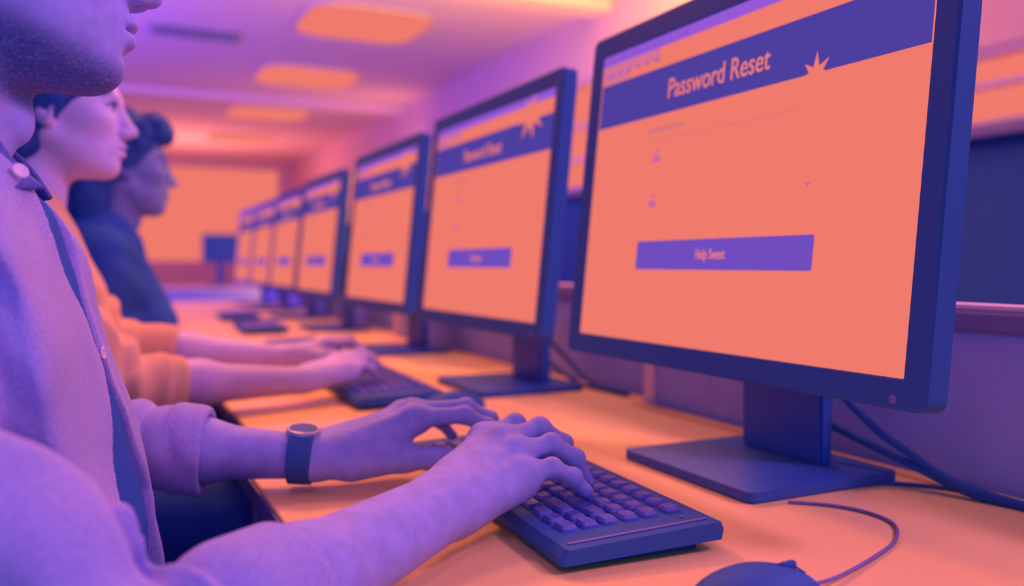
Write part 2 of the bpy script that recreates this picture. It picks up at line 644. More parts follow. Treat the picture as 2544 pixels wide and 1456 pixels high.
def cloth_noise(amp, scale, seed):
    rng = np.random.RandomState(seed)
    k = rng.normal(0, 1, (7, 3)) * scale; ph = rng.uniform(0, 6.28, 7)

    def fn(X, Y, Z):
        w = 0
        for i in range(7):
            w = w + np.sin(k[i, 0] * X + k[i, 1] * Y + k[i, 2] * Z + ph[i])
        return (amp * w / 3.0).astype(np.float32)
    return fn

# ------------------------------------------------------------------ room shell
DESK_Z = 0.74          # top of the desks
CEIL_Z = 2.70
WALL_X = 3.0
FAR_Y = 15.0
LEFT_X = -4.0

struct(obj('floor', box(((LEFT_X + WALL_X) / 2, 6.0, -0.05), (WALL_X - LEFT_X + 0.4, 18.6, 0.1)), 'carpet'))
struct(obj('ceiling', box(((LEFT_X + WALL_X) / 2, 6.9, CEIL_Z + 0.05), (WALL_X - LEFT_X + 0.4, 16.6, 0.1)), 'ceiling'))


def wall_with_holes(name, axis, pos, thick, a0, a1, z0, z1, holes, m):
    """wall in the plane axis = pos, split round its window openings into one mesh"""
    bm = bmesh.new()
    cuts_a = sorted({a0, a1, *[h[0] for h in holes], *[h[1] for h in holes]})
    cuts_z = sorted({z0, z1, *[h[2] for h in holes], *[h[3] for h in holes]})
    for i in range(len(cuts_a) - 1):
        for j in range(len(cuts_z) - 1):
            ca = (cuts_a[i] + cuts_a[i + 1]) / 2; cz = (cuts_z[j] + cuts_z[j + 1]) / 2
            if any(h[0] < ca < h[1] and h[2] < cz < h[3] for h in holes):
                continue
            da = cuts_a[i + 1] - cuts_a[i]; dz = cuts_z[j + 1] - cuts_z[j]
            if axis == 'x':
                add_box(bm, (pos, ca, cz), (thick, da, dz))
            else:
                add_box(bm, (ca, pos, cz), (da, thick, dz))
    return struct(obj(name, bm, m))


SILL = 1.50
wins_r = [(0.9, 2.62, SILL, 1.80), (3.1, 6.4, SILL, 2.26), (6.9, 10.2, SILL, 2.26), (10.7, 14.2, SILL, 2.26)]
wall_with_holes('wall_right', 'x', WALL_X + 0.1, 0.2, 0.6, FAR_Y, 0.0, CEIL_Z, wins_r, 'wall')
wins_f = [(-3.6, -0.4, 1.0, 2.62), (-0.2, 2.8, 1.0, 2.62)]
wall_with_holes('wall_far', 'y', FAR_Y + 0.1, 0.2, LEFT_X - 0.2, WALL_X + 0.2, 0.0, CEIL_Z, wins_f, 'wall')
wall_with_holes('wall_left', 'x', LEFT_X - 0.1, 0.2, 4.5, FAR_Y, 0.0, CEIL_Z, [], 'wall')


def window(idx, axis, pos, a0, a1, z0, z1, bars_z=(), bars_a=()):
    root = bpy.data.objects.new('window_%d' % idx, None)
    root.location = (pos, (a0 + a1) / 2, z0) if axis == 'x' else ((a0 + a1) / 2, pos, z0)
    link(root); struct(root)
    inv = Matrix.Translation(-root.location)

    def b(bm, ca, cz, da, dz, off, th):
        if axis == 'x':
            add_box(bm, (pos + off, ca, cz), (th, da, dz))
        else:
            add_box(bm, (ca, pos + off, cz), (da, th, dz))
    f = bmesh.new(); w = 0.03
    b(f, (a0 + a1) / 2, z0 + w / 2, a1 - a0, w, 0.04, 0.06)
    b(f, (a0 + a1) / 2, z1 - w / 2, a1 - a0, w, 0.04, 0.06)
    b(f, a0 + w / 2, (z0 + z1) / 2, w, z1 - z0 - 2 * w, 0.04, 0.06)
    b(f, a1 - w / 2, (z0 + z1) / 2, w, z1 - z0 - 2 * w, 0.04, 0.06)
    for z in bars_z:
        b(f, (a0 + a1) / 2, z, a1 - a0 - 2 * w, 0.022, 0.04, 0.04)
    for a in bars_a:
        b(f, a, (z0 + z1) / 2, 0.03, z1 - z0 - 2 * w, 0.04, 0.04)
    o = obj('window_frame', f, 'frame', root); o.matrix_parent_inverse = inv
    p = bmesh.new()
    b(p, (a0 + a1) / 2, (z0 + z1) / 2, a1 - a0, z1 - z0, 0.09, 0.012)
    o = obj('pane', p, 'daylight', root); o.matrix_parent_inverse = inv
    return root


window(1, 'x', WALL_X, *wins_r[0], bars_z=(1.665,))
window(2, 'x', WALL_X, *wins_r[1], bars_z=(1.72, 1.95), bars_a=(4.75,))
window(3, 'x', WALL_X, *wins_r[2], bars_z=(1.72, 1.95), bars_a=(8.5,))
window(4, 'x', WALL_X, *wins_r[3], bars_z=(1.72, 1.95), bars_a=(12.4,))
window(5, 'y', FAR_Y, *wins_f[0], bars_a=(-2.0,))  # panes on the far wall added for its bright glow
window(6, 'y', FAR_Y, *wins_f[1])
# dark panelling below the window sill, sill board and ceiling beams
struct(obj('trim_1', box((WALL_X - 0.02, 7.8, (SILL - 0.05) / 2), (0.04, 14.3, SILL - 0.05)), 'wainscot'))
struct(obj('trim_2', box((WALL_X - 0.05, 7.8, SILL - 0.025), (0.12, 14.3, 0.05), 0.008), 'metal_grey'))
for i, y in enumerate((4.85, 9.05)):
    struct(obj('trim_%d' % (i + 3), box(((LEFT_X + WALL_X) / 2, y, CEIL_Z - 0.035), (WALL_X - LEFT_X, 0.22, 0.07), 0.01), 'ceiling'))

# ------------------------------------------------------------------ ceiling lights
for i, y in enumerate((5.98, 7.87, 9.95, 12.0)):
    root = empty('ceiling_light', (1.70 + 0.01 * i, y, CEIL_Z),
                 'glowing rounded square ceiling light, ' + ('nearest', 'second nearest', 'third nearest', 'farthest')[i] + ' of the row of four',
                 'ceiling light', 'ceiling lights in a row')
    poly = rrect(0.86, 0.80, 0.21, 8)
    obj('frame', prism(rrect(0.89, 0.83, 0.22, 8), -0.012, lambda a, b, c: Vector((a, b, c))), 'partition_rail', root)
    obj('diffuser', prism(poly, -0.012, lambda a, b, c: Vector((a, b, c - 0.008))), 'lamp', root)
vent = empty('ceiling_vent', (0.66, 6.75, CEIL_Z), 'long narrow grey air vent set in the ceiling', 'vent')
obj('vent_frame', box((0, 0, -0.008), (0.62, 0.26, 0.016), 0.004), 'metal_grey', vent)
bm = bmesh.new()
for k in range(6):
    add_box(bm, (0, -0.095 + 0.038 * k, -0.02), (0.56, 0.022, 0.008), rot=Matrix.Rotation(R(25), 3, 'X'))
obj('louvre', bm, 'metal_grey', vent)

# ------------------------------------------------------------------ desks and partition
DX = [0.0, 0.03, 0.055, 0.085, 0.11, 0.13, 0.14]
DY = [0.0, 0.758, 1.528, 2.415, 3.171, 3.911, 4.611]
desk_spans = [(-0.35, 1.264, 0.0, 'nearest white desk, under the big sharp monitor'), (1.268, 2.83, 0.04, 'second white desk, under the arms of the person in the pale shirt'),
              (2.834, 4.42, 0.085, 'third white desk, behind the curly haired person'), (4.424, 6.0, 0.125, 'farthest white desk at the end of the monitor row')]
for y0, y1, dx, lab in desk_spans:
    yc = (y0 + y1) / 2; w = y1 - y0
    t = empty('desk', (0.51 + dx, yc, 0), lab, 'desk', 'white desks in a row')
    obj('desktop', box((0, 0, DESK_Z - 0.0125), (0.71, w, 0.025), 0.003), 'desk', t)
    obj('edge_band', box((-0.3565, 0, DESK_Z - 0.0145), (0.004, w, 0.021)), 'desk_edge', t)
    obj('cable_ledge', box((0.344, 0, DESK_Z + 0.002), (0.020, w, 0.004), 0.001), 'desk', t)
    obj('modesty_panel', box((0.30, 0, 0.50), (0.018, w - 0.1, 0.36)), 'metal_grey', t)
    for sx in (-0.30, 0.30):
        for sy in (-1, 1):
            lg = obj('leg', box((sx, sy * (w / 2 - 0.05), (DESK_Z - 0.025) / 2), (0.045, 0.045, DESK_Z - 0.025), 0.004), 'metal_grey', t)
    # partition screen behind this desk
    p = empty('partition_screen', (0.886 + dx, yc, 0), {0: 'violet fabric partition behind the nearest monitor', 1: 'violet fabric partition behind the second and third monitors', 2: 'violet fabric partition behind the fourth and fifth monitors', 3: 'farthest violet fabric partition at the row end'}[desk_spans.index((y0, y1, dx, lab))], 'partition', 'partition screens along the desks')
    obj('fabric_panel', box((0, 0, 0.515), (0.026, w - 0.07, 0.80), 0.004), 'partition', p)
    obj('top_rail', box((0, 0, 0.926), (0.036, w - 0.02, 0.024), 0.004), 'metal_grey', p)
    obj('rail_cap', box((0, 0, 0.9415), (0.030, w - 0.02, 0.007), 0.002), 'partition_rail', p)
    for sy in (-1, 1):
        obj('post', box((0, sy * (w / 2 - 0.018), 0.4690), (0.034, 0.032, 0.938), 0.004), 'partition_rail', p)

# ------------------------------------------------------------------ monitor
P0 = Vector((-0.084, 0.3065, 0.122))
UPV = Vector((0.047, 0, 0.458)).normalized()
UV = Vector((0, -1, 0))
NV = Vector((-UPV.z, 0, UPV.x))
FW, FH = 0.614, 0.461


def fr(u, v, w=0.0):
    return P0 + UV * u + UPV * v + NV * w


def flat(name, poly, w, m, parent, th=0.0004):
    return obj(name, prism(poly, th, lambda a, b, c: fr(a, b, w + c)), m, parent)


def quad(u0, v0, u1, v1):
    return [(u0, v0), (u1, v0), (u1, v1), (u0, v1)]


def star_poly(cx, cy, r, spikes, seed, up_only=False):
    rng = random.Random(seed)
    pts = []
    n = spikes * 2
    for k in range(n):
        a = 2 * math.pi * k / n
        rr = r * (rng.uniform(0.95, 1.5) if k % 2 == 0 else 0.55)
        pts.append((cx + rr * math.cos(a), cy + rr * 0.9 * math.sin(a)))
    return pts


def make_monitor(loc, label, big_star):
    root = empty('monitor', loc, label, 'monitor', 'monitors along the desk row')
    # foot plate
    obj('base', prism(rrect(0.22, 0.238, 0.010, 5), 0.011, lambda a, b, c: Vector((a, b, c + 0.0015))), 'stand_plastic', root)
    obj('base_foot', prism(rrect(0.20, 0.220, 0.012, 5), 0.0015, lambda a, b, c: Vector((a, b, c))), 'rubber', root)
    # neck
    bm = bmesh.new()
    g = bmesh.ops.create_cube(bm, size=1.0)
    for v in g['verts']:
        top = v.co.z > 0
        v.co = Vector((0.056 + (0.006 if v.co.x > 0 else -0.006) * (1.6 if not top else 2.2), 0.006 + v.co.y * (0.137 if not top else 0.134), 0.012 if not top else 0.40))
    bmesh.ops.bevel(bm, geom=list(bm.edges), offset=0.003, segments=2, affect='EDGES')
    obj('neck', bm, 'stand_plastic', root)
    obj('hinge', box((0.035, 0, 0.33), (0.07, 0.10, 0.09), 0.006), 'stand_plastic', root)
    # housing: a shell behind the face, with a raised back
    bm = bmesh.new()
    loops = []
    for ins, w, rr in ((0.0, -0.002, 0.012), (0.0, -0.022, 0.012), (0.012, -0.030, 0.016), (0.10, -0.036, 0.03), (0.12, -0.062, 0.03), (0.16, -0.070, 0.03)):
        loops.append([bm.verts.new(fr(a, b, w)) for a, b in rrect(FW - 2 * ins, FH - 2 * ins, rr, 5, FW / 2, FH / 2)])
    n = len(loops[0])
    for i in range(len(loops) - 1):
        for k in range(n):
            bm.faces.new((loops[i][k], loops[i][(k + 1) % n], loops[i + 1][(k + 1) % n], loops[i + 1][k]))
    bm.faces.new(loops[0]); bm.faces.new(loops[-1][::-1])
    bmesh.ops.recalc_face_normals(bm, faces=bm.faces)
    obj('housing', bm, 'black_plastic', root)
    # bezel ring
    S = (0.0280, 0.0265, 0.5890, 0.4310)
    bm = bmesh.new()
    rings = []
    for (wd, hh, rr, cx, cy, w) in ((FW, FH, 0.012, FW / 2, FH / 2, -0.002), (FW, FH, 0.012, FW / 2, FH / 2, 0.002),
                                    (FW - 0.006, FH - 0.006, 0.010, FW / 2, FH / 2, 0.0035),
                                    (S[2] - S[0], S[3] - S[1], 0.003, (S[0] + S[2]) / 2, (S[1] + S[3]) / 2, 0.0030),
                                    (S[2] - S[0] - 0.002, S[3] - S[1] - 0.002, 0.003, (S[0] + S[2]) / 2, (S[1] + S[3]) / 2, 0.0)):
        rings.append([bm.verts.new(fr(a, b, w)) for a, b in rrect(wd, hh, rr, 5, cx, cy)])
    n = len(rings[0])
    for i in range(len(rings) - 1):
        for k in range(n):
            bm.faces.new((rings[i][k], rings[i][(k + 1) % n], rings[i + 1][(k + 1) % n], rings[i + 1][k]))
    bmesh.ops.recalc_face_normals(bm, faces=bm.faces)
    obj('bezel', bm, 'black_plastic', root)
    o = obj('power_button', prism(rrect(0.0085, 0.0085, 0.0042, 6, 0.5800, 0.0085), 0.001, lambda a, b, c: fr(a, b, 0.003 + c)), 'metal_grey', root)
    # lit screen, what it shows, and a painted glare star
    scr = flat('screen', quad(S[0], S[1], S[2], S[3]), -0.0008, 'scr_page', root, 0.001)
    flat('toolbar', quad(0.0290, 0.4150, 0.5880, 0.4300), 0.0003, 'scr_tool', scr)
    flat('tab_strip', quad(0.0290, 0.4000, 0.17, 0.4140), 0.0003, 'scr_tool2', scr)
    flat('address_strip', quad(0.0290, 0.3890, 0.10, 0.4000), 0.0003, 'scr_tool2', scr)
    bm = bmesh.new()
    rng = random.Random(3)
    u = 0.040
    while u < 0.23:
        L = rng.uniform(0.004, 0.011)
        merge_into(bm, prism(quad(u, 0.4185, u + L, 0.4245), 0.0003, lambda a, b, c: fr(a, b, 0.0008 + c)))
        u += L + rng.uniform(0.004, 0.014)
    u = 0.040
    while u < 0.165:
        L = rng.uniform(0.004, 0.010)
        merge_into(bm, prism(quad(u, 0.3975, u + L, 0.4010), 0.0003, lambda a, b, c: fr(a, b, 0.0008 + c)))
        u += L + rng.uniform(0.006, 0.016)
    obj('menu_marks', bm, 'scr_dash', scr)
    flat('page_header', quad(0.0323, 0.3240, 0.5850, 0.3868), 0.0003, 'scr_band', scr)
    text_mesh('Password Reset', 0.0365, 0.795, 'scr_text', 'header_title', scr, fr(0.1950, 0.3425, 0.001), UV, UPV, NV, bold=0.0002)
    flat('divider_line', quad(0.1597, 0.2897, 0.4282, 0.2903), 0.0003, 'scr_faint', scr)
    bm = bmesh.new()
    u = 0.1597
    rng = random.Random(5)
    while u < 0.229:                            # an illegible caption: small blurred marks
        L = rng.uniform(0.003, 0.006)
        merge_into(bm, prism(quad(u, 0.3015, u + L, 0.3065 + rng.uniform(0, 0.0015)), 0.0003, lambda a, b, c: fr(a, b, 0.0004 + c)))
        u += L + 0.0016
    obj('caption_marks', bm, 'scr_faint', scr)
    for v0 in (0.2611, 0.2022):
        k = flat('lock_icon', quad(0.1751, v0, 0.1900, v0 + 0.0085), 0.0003, 'scr_icon', scr)
        flat('lock_icon', rrect(0.0075, 0.007, 0.0034, 5, 0.1822, v0 + 0.0155), 0.0003, 'scr_faint', scr)
    flat('menu_arrow', [(0.4485, 0.2115), (0.4529, 0.2075), (0.4573, 0.2115)], 0.0003, 'scr_icon', scr)
    flat('page_button', rrect(0.311, 0.0368, 0.003, 4, 0.3127, 0.1396), 0.0003, 'scr_button', scr)
    text_mesh('Help Sweet', 0.0175, 0.66, 'scr_text', 'button_text', scr, fr(0.2815, 0.1340, 0.001), UV, UPV, NV, bold=0.0001)
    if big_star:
        flat('glint', [(0.500 + (a_ - 0.500) * 1.25, b_) for a_, b_ in star_poly(0.500, 0.396, 0.036, 9, 4)], 0.0012, 'scr_page', scr)  # lens glare drawn as a bright star over the page
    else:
        flat('glint', star_poly(0.4515, 0.3215, 0.0185, 8, 11), 0.0012, 'scr_page', scr)  # smaller glare star, drawn in the page colour
    return root


mon_labels = ['big sharp monitor nearest to the camera showing a Password Reset page',
              'second monitor of the row, its page slightly blurred, behind the nearest one',
              'third monitor of the row, in front of the dark curly haired person',
              'fourth monitor of the row, strongly blurred with a bright glint on top',
              'fifth monitor of the row, blurred narrow strip', 'sixth monitor of the row, second farthest and blurred',
              'farthest blurred monitor at the left end of the row']
mons = []
first_far = None
for i in range(7):
    loc = (0.71 + DX[i], 0.797 + DY[i], DESK_Z)
    if i == 0:
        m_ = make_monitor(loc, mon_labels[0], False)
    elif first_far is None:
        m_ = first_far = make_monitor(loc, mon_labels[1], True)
    else:
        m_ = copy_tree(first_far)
        m_.location = loc
        m_['label'] = mon_labels[i]
    mons.append(m_)


def child_world(o, parent):
    o.matrix_parent_inverse = Matrix.Translation(-Vector(parent.location))
    return o


# cables behind the two nearest monitors (they leave the housing)
def cable(name, pts, r, parent):
    return child_world(obj(name, tube(pts, r, 10, 8), 'rubber', parent, True), parent)


cable('power_cable', [(0.742, 0.76, 0.95), (0.775, 0.745, 0.86), (0.800, 0.700, 0.803), (0.812, 0.660, 0.778), (0.822, 0.610, 0.755), (0.838, 0.53, 0.7445), (0.845, 0.40, 0.7445), (0.845, 0.1, 0.7445)], 0.0046, mons[0])
cable('video_cable', [(0.760, 0.85, 0.87), (0.785, 0.81, 0.815), (0.797, 0.76, 0.794), (0.806, 0.705, 0.778), (0.815, 0.655, 0.764), (0.828, 0.59, 0.7455), (0.838, 0.50, 0.7445), (0.838, 0.1, 0.7445)], 0.0046, mons[0])
cable('thin_lead', [(0.76, 0.70, 0.7425), (0.81, 0.66, 0.7425), (0.835, 0.63, 0.7425), (0.85, 0.585, 0.7425)], 0.0022, mons[0])
cable('power_cable', [(0.775, 1.60, 0.93), (0.83, 1.58, 0.85), (0.865, 1.535, 0.795), (0.878, 1.48, 0.760), (0.884, 1.43, 0.7465), (0.886, 1.34, 0.7465)], 0.0046, mons[1])
cable('video_cable', [(0.79, 1.66, 0.87), (0.835, 1.64, 0.81), (0.860, 1.58, 0.775), (0.872, 1.50, 0.7465), (0.880, 1.40, 0.7465), (0.882, 1.33, 0.7465)], 0.0042, mons[1])

# ------------------------------------------------------------------ keyboards
TOPA = math.atan2(0.006, 0.14)


def ktop(x):
    return 0.020 + (x + 0.07) * 0.006 / 0.14


def make_keyboard(loc, rz, label):
    root = empty('keyboard', loc, label, 'keyboard', 'black keyboards in front of the monitors', rz)
    bm = bmesh.new()
    prof = [(-0.079, 0.006), (-0.080, 0.013), (-0.074, 0.0195), (-0.070, 0.020), (0.070, 0.026), (0.077, 0.0245), (0.080, 0.018), (0.078, 0.010)]
    ys = [(-0.226, 0.96), (-0.222, 1.0), (0.222, 1.0), (0.226, 0.96)]
    rings = [[bm.verts.new((a * s, y, 0.016 + (b - 0.016) * s)) for a, b in prof] for y, s in ys]
    for i in range(3):
        for k in range(len(prof)):
            bm.faces.new((rings[i][k], rings[i][(k + 1) % len(prof)], rings[i + 1][(k + 1) % len(prof)], rings[i + 1][k]))
    bm.faces.new(rings[0][::-1]); bm.faces.new(rings[-1])
    bmesh.ops.recalc_face_normals(bm, faces=bm.faces)
    obj('case', bm, 'black_plastic', root)
    obj('underside', box((-0.006, 0.0, 0.0035), (0.130, 0.424, 0.007), 0.002), 'rubber', root)
    obj('edge_trim', box((0.0, -0.214, ktop(0) + 0.0006), (0.136, 0.0035, 0.0014), 0.0005, rot=Matrix.Rotation(-TOPA, 3, 'Y')), 'metal_grey', root)
    led = obj('status_light', prism(rrect(0.005, 0.005, 0.0024, 4), 0.001, lambda a, b, c: Vector((0.052 + a, -0.200 + b, ktop(0.05) + c))), 'key_plastic', root)
    meshes = {}

    def key(x, y, wy):
        w = round(wy, 4)
        if w not in meshes:
            kb = bmesh.new()
            lo = [kb.verts.new((sx * 0.0085, sy * w / 2, 0)) for sx, sy in ((-1, -1), (1, -1), (1, 1), (-1, 1))]
            hi = []
            pts = rrect(0.0118, w - 0.0062, 0.002, 3)
            mid = [kb.verts.new((a * 1.30, b * (w - 0.0016) / (w - 0.0062), 0.0026)) for a, b in pts]
            top = [kb.verts.new((a, b, 0.0052)) for a, b in pts]
            bot = [kb.verts.new((a * 1.38, b * w / (w - 0.0062), 0.0)) for a, b in pts]
            for v in lo:
                kb.verts.remove(v)
            n = len(pts)
            for A, B in ((bot, mid), (mid, top)):
                for k in range(n):
                    kb.faces.new((A[k], A[(k + 1) % n], B[(k + 1) % n], B[k]))
            cen = kb.verts.new((0, 0, 0.0046))
            for k in range(n):
                kb.faces.new((top[k], top[(k + 1) % n], cen))
            kb.faces.new(bot[::-1])
            me = bpy.data.meshes.new('key')
            kb.normal_update(); kb.to_mesh(me); kb.free()
            me.materials.append(M['key_plastic'])
            meshes[w] = me
        o = bpy.data.objects.new('key', meshes[w])
        link(o, root)
        o.location = (x, y, ktop(x) - 0.0004)
        o.rotation_euler = (0, -TOPA, 0)
    px = 0.0200
    for r in range(6):
        x = -0.052 + px * r + (0.004 if r == 5 else 0)
        if r == 0:
            ws = [1.25, 1.25, 1.25, 5.5, 1.25, 1.25, 1.25, 1, 1, 1]
        elif r == 1:
            ws = [2.0] + [1] * 11 + [2.0, 1, 1]
        elif r == 2:
            ws = [1.5] + [1] * 12 + [2.5, 1]
        else:
            ws = [1] * 17
        y = 0.193
        tot = sum(ws)
        u = 0.382 / tot
        for w in ws:
            key(x, y - w * u / 2, w * u - 0.0036)
            y -= w * u
    return root


kb_first = make_keyboard((0.420, 0.810, DESK_Z), -0.055, 'black keyboard under the hands with the watch, nearest to the camera')
kb_labels = {1: 'second black keyboard, under the hand of the person in the pale shirt', 2: 'third blurred black keyboard, below the third monitor',
             3: 'fourth blurred black keyboard, farther along the desk row', 4: 'fifth blurred black keyboard, below the fifth monitor'}
for i in (1, 2, 3, 4):
    k_ = copy_tree(kb_first)
    k_.location = (0.417 + DX[i] + 0.03, 0.810 + DY[i] + 0.06, DESK_Z)
    k_['label'] = kb_labels[i]


# ------------------------------------------------------------------ mice
def make_mouse(loc, rz, label):
    root = empty('mouse', loc, label, 'mouse', 'black mice on the desks', rz)
    bm = bmesh.new()
    bmesh.ops.create_uvsphere(bm, u_segments=32, v_segments=20, radius=1.0)
    for v in bm.verts:
        x, y, z = v.co
        z = max(z, -0.25)
        sx = math.copysign(abs(x) ** 0.9, x); sy = math.copysign(abs(y) ** 0.85, y)
        v.co = (sx * 0.056, sy * (0.031 - 0.003 * x), 0.008 + z * (0.026 - 0.006 * max(x, 0)))
    obj('shell', bm, 'black_plastic', root, True)
    obj('scroll_wheel', box((0.030, 0, 0.027), (0.015, 0.006, 0.010), 0.0025, 3), 'rubber', root)
    bm = bmesh.new()
    add_tube(bm, [Vector((0.010, 0, 0.0325)), Vector((0.022, 0, 0.0312))], 0.0008, 6)
    add_tube(bm, [Vector((0.038, 0, 0.0265)), Vector((0.048, 0, 0.0200))], 0.0008, 6)
    obj('button_seam', bm, 'rubber', root)
    return root


ms = make_mouse((0.420, 0.466, DESK_Z), 0.05, 'black corded mouse at the bottom edge beside the nearest keyboard')
cd = child_world(obj('cord', tube([(0.470, 0.468, 0.750), (0.520, 0.484, 0.744), (0.592, 0.510, 0.742), (0.640, 0.532, 0.742), (0.677, 0.566, 0.742), (0.684, 0.605, 0.742), (0.668, 0.640, 0.742), (0.64, 0.665, 0.742)], 0.0017, 10, 8), 'metal_grey', ms, True), ms)
cd.matrix_parent_inverse = (Matrix.Translation(ms.location) @ Matrix.Rotation(0.05, 4, 'Z')).inverted()
for i, lab in ((1, 'second black mouse, half hidden behind the hand with the watch'), (2, 'third blurred black mouse on the second desk')):
    k_ = ms.copy(); COL.objects.link(k_)
    for ch in list(ms.children):
        if ch.name.startswith('cord'):
            continue
        copy_tree(ch, k_)
    k_.location = (0.505 + DX[i], 0.545 + DY[i] + 0.03, DESK_Z)
    k_['label'] = lab

# ------------------------------------------------------------------ people
def wchild(name, vols, m, root):
    o = sdf_obj(name, vols, m, root)
    return child_world(o, root)


def lower_body(px, y0, res=0.010, dxk=0.40):
    """pelvis, legs and feet of a seated figure: (skin volume, trouser volume, shoe volumes)"""
    lo = (px - 0.26, y0 - 0.30, 0.0); hi = (px + 0.78, y0 + 0.30, 0.80)
    v = Vol(lo, hi, res); t = Vol(lo, hi, res); sh = []
    for vol, e in ((v, 0.0), (t, 0.014)):
        vol.add(ell((px, y0, 0.58), (0.125 + e, 0.17 + e, 0.115 + e)), 0)
        vol.add(ell((px + 0.005, y0, 0.70), (0.115 + e, 0.155 + e, 0.10 + e)), 0.04)
        for s in (-1, 1):
            hip = (px + 0.03, y0 + s * 0.085, 0.565); kn = (px + dxk, y0 + s * 0.13, 0.545); an = (px + dxk - 0.02, y0 + s * 0.13, 0.10)
            vol.add(rc(hip, kn, 0.082 + e, 0.056 + e), 0.03)
            vol.add(rc(kn, (kn[0] - 0.005, kn[1], 0.36), 0.056 + e, 0.053 + e), 0.02)
            vol.add(rc((kn[0] - 0.005, kn[1], 0.36), an, 0.053 + e, 0.038 + e), 0.02)
            if e == 0:
                v.add(rc(an, (an[0] + 0.13, an[1], 0.04), 0.036, 0.026), 0.02)
    t.disp(cloth_noise(0.003, 45, 5))
    for s in (-1, 1):
        an = (px + dxk - 0.02, y0 + s * 0.13)
        w = Vol((an[0] - 0.10, an[1] - 0.08, -0.005), (an[0] + 0.25, an[1] + 0.08, 0.16), 0.006)
        w.add(rc((an[0] - 0.02, an[1], 0.048), (an[0] + 0.16, an[1], 0.036), 0.046, 0.035), 0)
        w.add(rc((an[0], an[1], 0.05), (an[0], an[1], 0.12), 0.046, 0.046), 0.03)
        w.sub((lambda X, Y, Z: Z - 0.006 + 0 * X + 0 * Y, (an[0] - 0.12, an[1] - 0.1, -0.02), (an[0] + 0.27, an[1] + 0.1, 0.012)), 0.0)
        sh.append(w)
    return v, t, sh


def office_chair(x, y, label):
    root = empty('office_chair', (x, y, 0), label, 'chair', 'office chairs along the desks')
    obj('seat', box((0.02, 0, 0.416), (0.47, 0.48, 0.07), 0.03, 4), 'black_cloth', root, True)
    bm = bmesh.new()
    add_box(bm, (0, 0, 0), (0.05, 0.44, 0.50), 0.022, 4)
    bmesh.ops.rotate(bm, cent=(0, 0, 0), matrix=Matrix.Rotation(R(-8), 3, 'Y'), verts=bm.verts)
    for v in bm.verts:
        v.co.x -= 0.9 * v.co.y * v.co.y * -1.0
    bmesh.ops.translate(bm, vec=(-0.245, 0, 0.82), verts=bm.verts)
    obj('backrest', bm, 'black_cloth', root, True)
    obj('back_post', tube([(-0.05, 0, 0.39), (-0.20, 0, 0.40), (-0.245, 0, 0.50), (-0.235, 0, 0.72)], 0.018, 6, 10), 'black_plastic', root, True)
    obj('gas_lift', lathe([(0.028, 0.08), (0.028, 0.24), (0.018, 0.245), (0.018, 0.385)], 16), 'metal_grey', root, True)
    for k in range(5):
        a = R(72 * k + 20)
        lg = obj('leg', tube([(0.02 * math.cos(a), 0.02 * math.sin(a), 0.115), (0.15 * math.cos(a), 0.15 * math.sin(a), 0.095), (0.29 * math.cos(a), 0.29 * math.sin(a), 0.075)], [0.022] * 9 + [0.016] * 8, 8, 8), 'black_plastic', root, True)
        obj('caster', box((0.29 * math.cos(a), 0.29 * math.sin(a), 0.030), (0.055, 0.04, 0.06), 0.014, 3), 'rubber', lg)
    return root


def arm_vol(el, mid, wr, r=(0.046, 0.042, 0.030), lo=None, hi=None, res=0.0018, nrm=(0, 0, 1)):
    v = Vol(lo, hi, res)
    v.add(rc(el, mid, r[0], r[1], nrm, 0.95), 0)
    v.add(rc(mid, wr, r[1], r[2], nrm, 0.84), 0.02)
    return v


def eyes(W, Rm, sc, root):
    for s in (-1, 1):
        c = W((0.0855, s * 0.0325, 0.0025))
        bm = bmesh.new()
        bmesh.ops.create_uvsphere(bm, u_segments=16, v_segments=10, radius=0.0076 * sc)
        bmesh.ops.translate(bm, vec=Vector(c), verts=bm.verts)
        child_world(obj('iris', bm, 'hair_dark', root, True), root)


def lashes(W, sc, lo, hi, root):
    for s in (-1, 1):
        v = Vol(lo, hi, 0.0016)
        v.add(rc(W((0.0945, s * 0.022, 0.0085)), W((0.0945, s * 0.034, 0.0115)), 0.0018, 0.0026))
        v.add(rc(W((0.0945, s * 0.034, 0.0115)), W((0.0845, s * 0.048, 0.0080)), 0.0026, 0.0022))
        wchild('eyelashes', [v], 'hair_dark', root)


def brow(W, sc, lo, hi, root, r=0.0042):
    for s in (-1, 1):
        v = Vol(lo, hi, 0.0018)
        v.add(rc(W((0.0935, s * 0.016, 0.024)), W((0.0885, s * 0.038, 0.0305)), r * sc, r * 0.8 * sc))
        v.add(rc(W((0.0885, s * 0.038, 0.0305)), W((0.0765, s * 0.056, 0.024)), r * 0.8 * sc, 0.0018 * sc), 0.003)
        wchild('eyebrow', [v], 'hair_dark', root)


# ================= the tall man nearest to the camera
Y1 = 0.78
man = empty('person', (-0.14, Y1, 0), 'nearest man in an open shirt with rolled sleeves and a watch, typing', 'person')
HO = (-0.076, Y1, 1.247)
vh = Vol((-0.24, Y1 - 0.17, 1.01), (0.09, Y1 + 0.17, 1.39), 0.0021)
W1, R1 = head(vh, HO, 1.0, neck_to=(-0.130, Y1, 1.055), neck_r=(0.056, 0.064))
trunk = [(0.50, -0.14, Y1, 0.120, 0.160), (0.62, -0.125, Y1, 0.135, 0.162), (0.77, -0.112, Y1, 0.120, 0.152), (0.85, -0.120, Y1, 0.108, 0.152),
         (0.93, -0.128, Y1, 0.096, 0.162), (1.00, -0.139, Y1, 0.086, 0.158), (1.05, -0.143, Y1, 0.078, 0.116), (1.085, -0.146, Y1, 0.064, 0.084), (1.12, -0.134, Y1, 0.050, 0.058)]
vt = Vol((-0.32, Y1 - 0.32, 0.45), (0.06, Y1 + 0.32, 1.16), 0.007)
vt.add(loft(trunk))
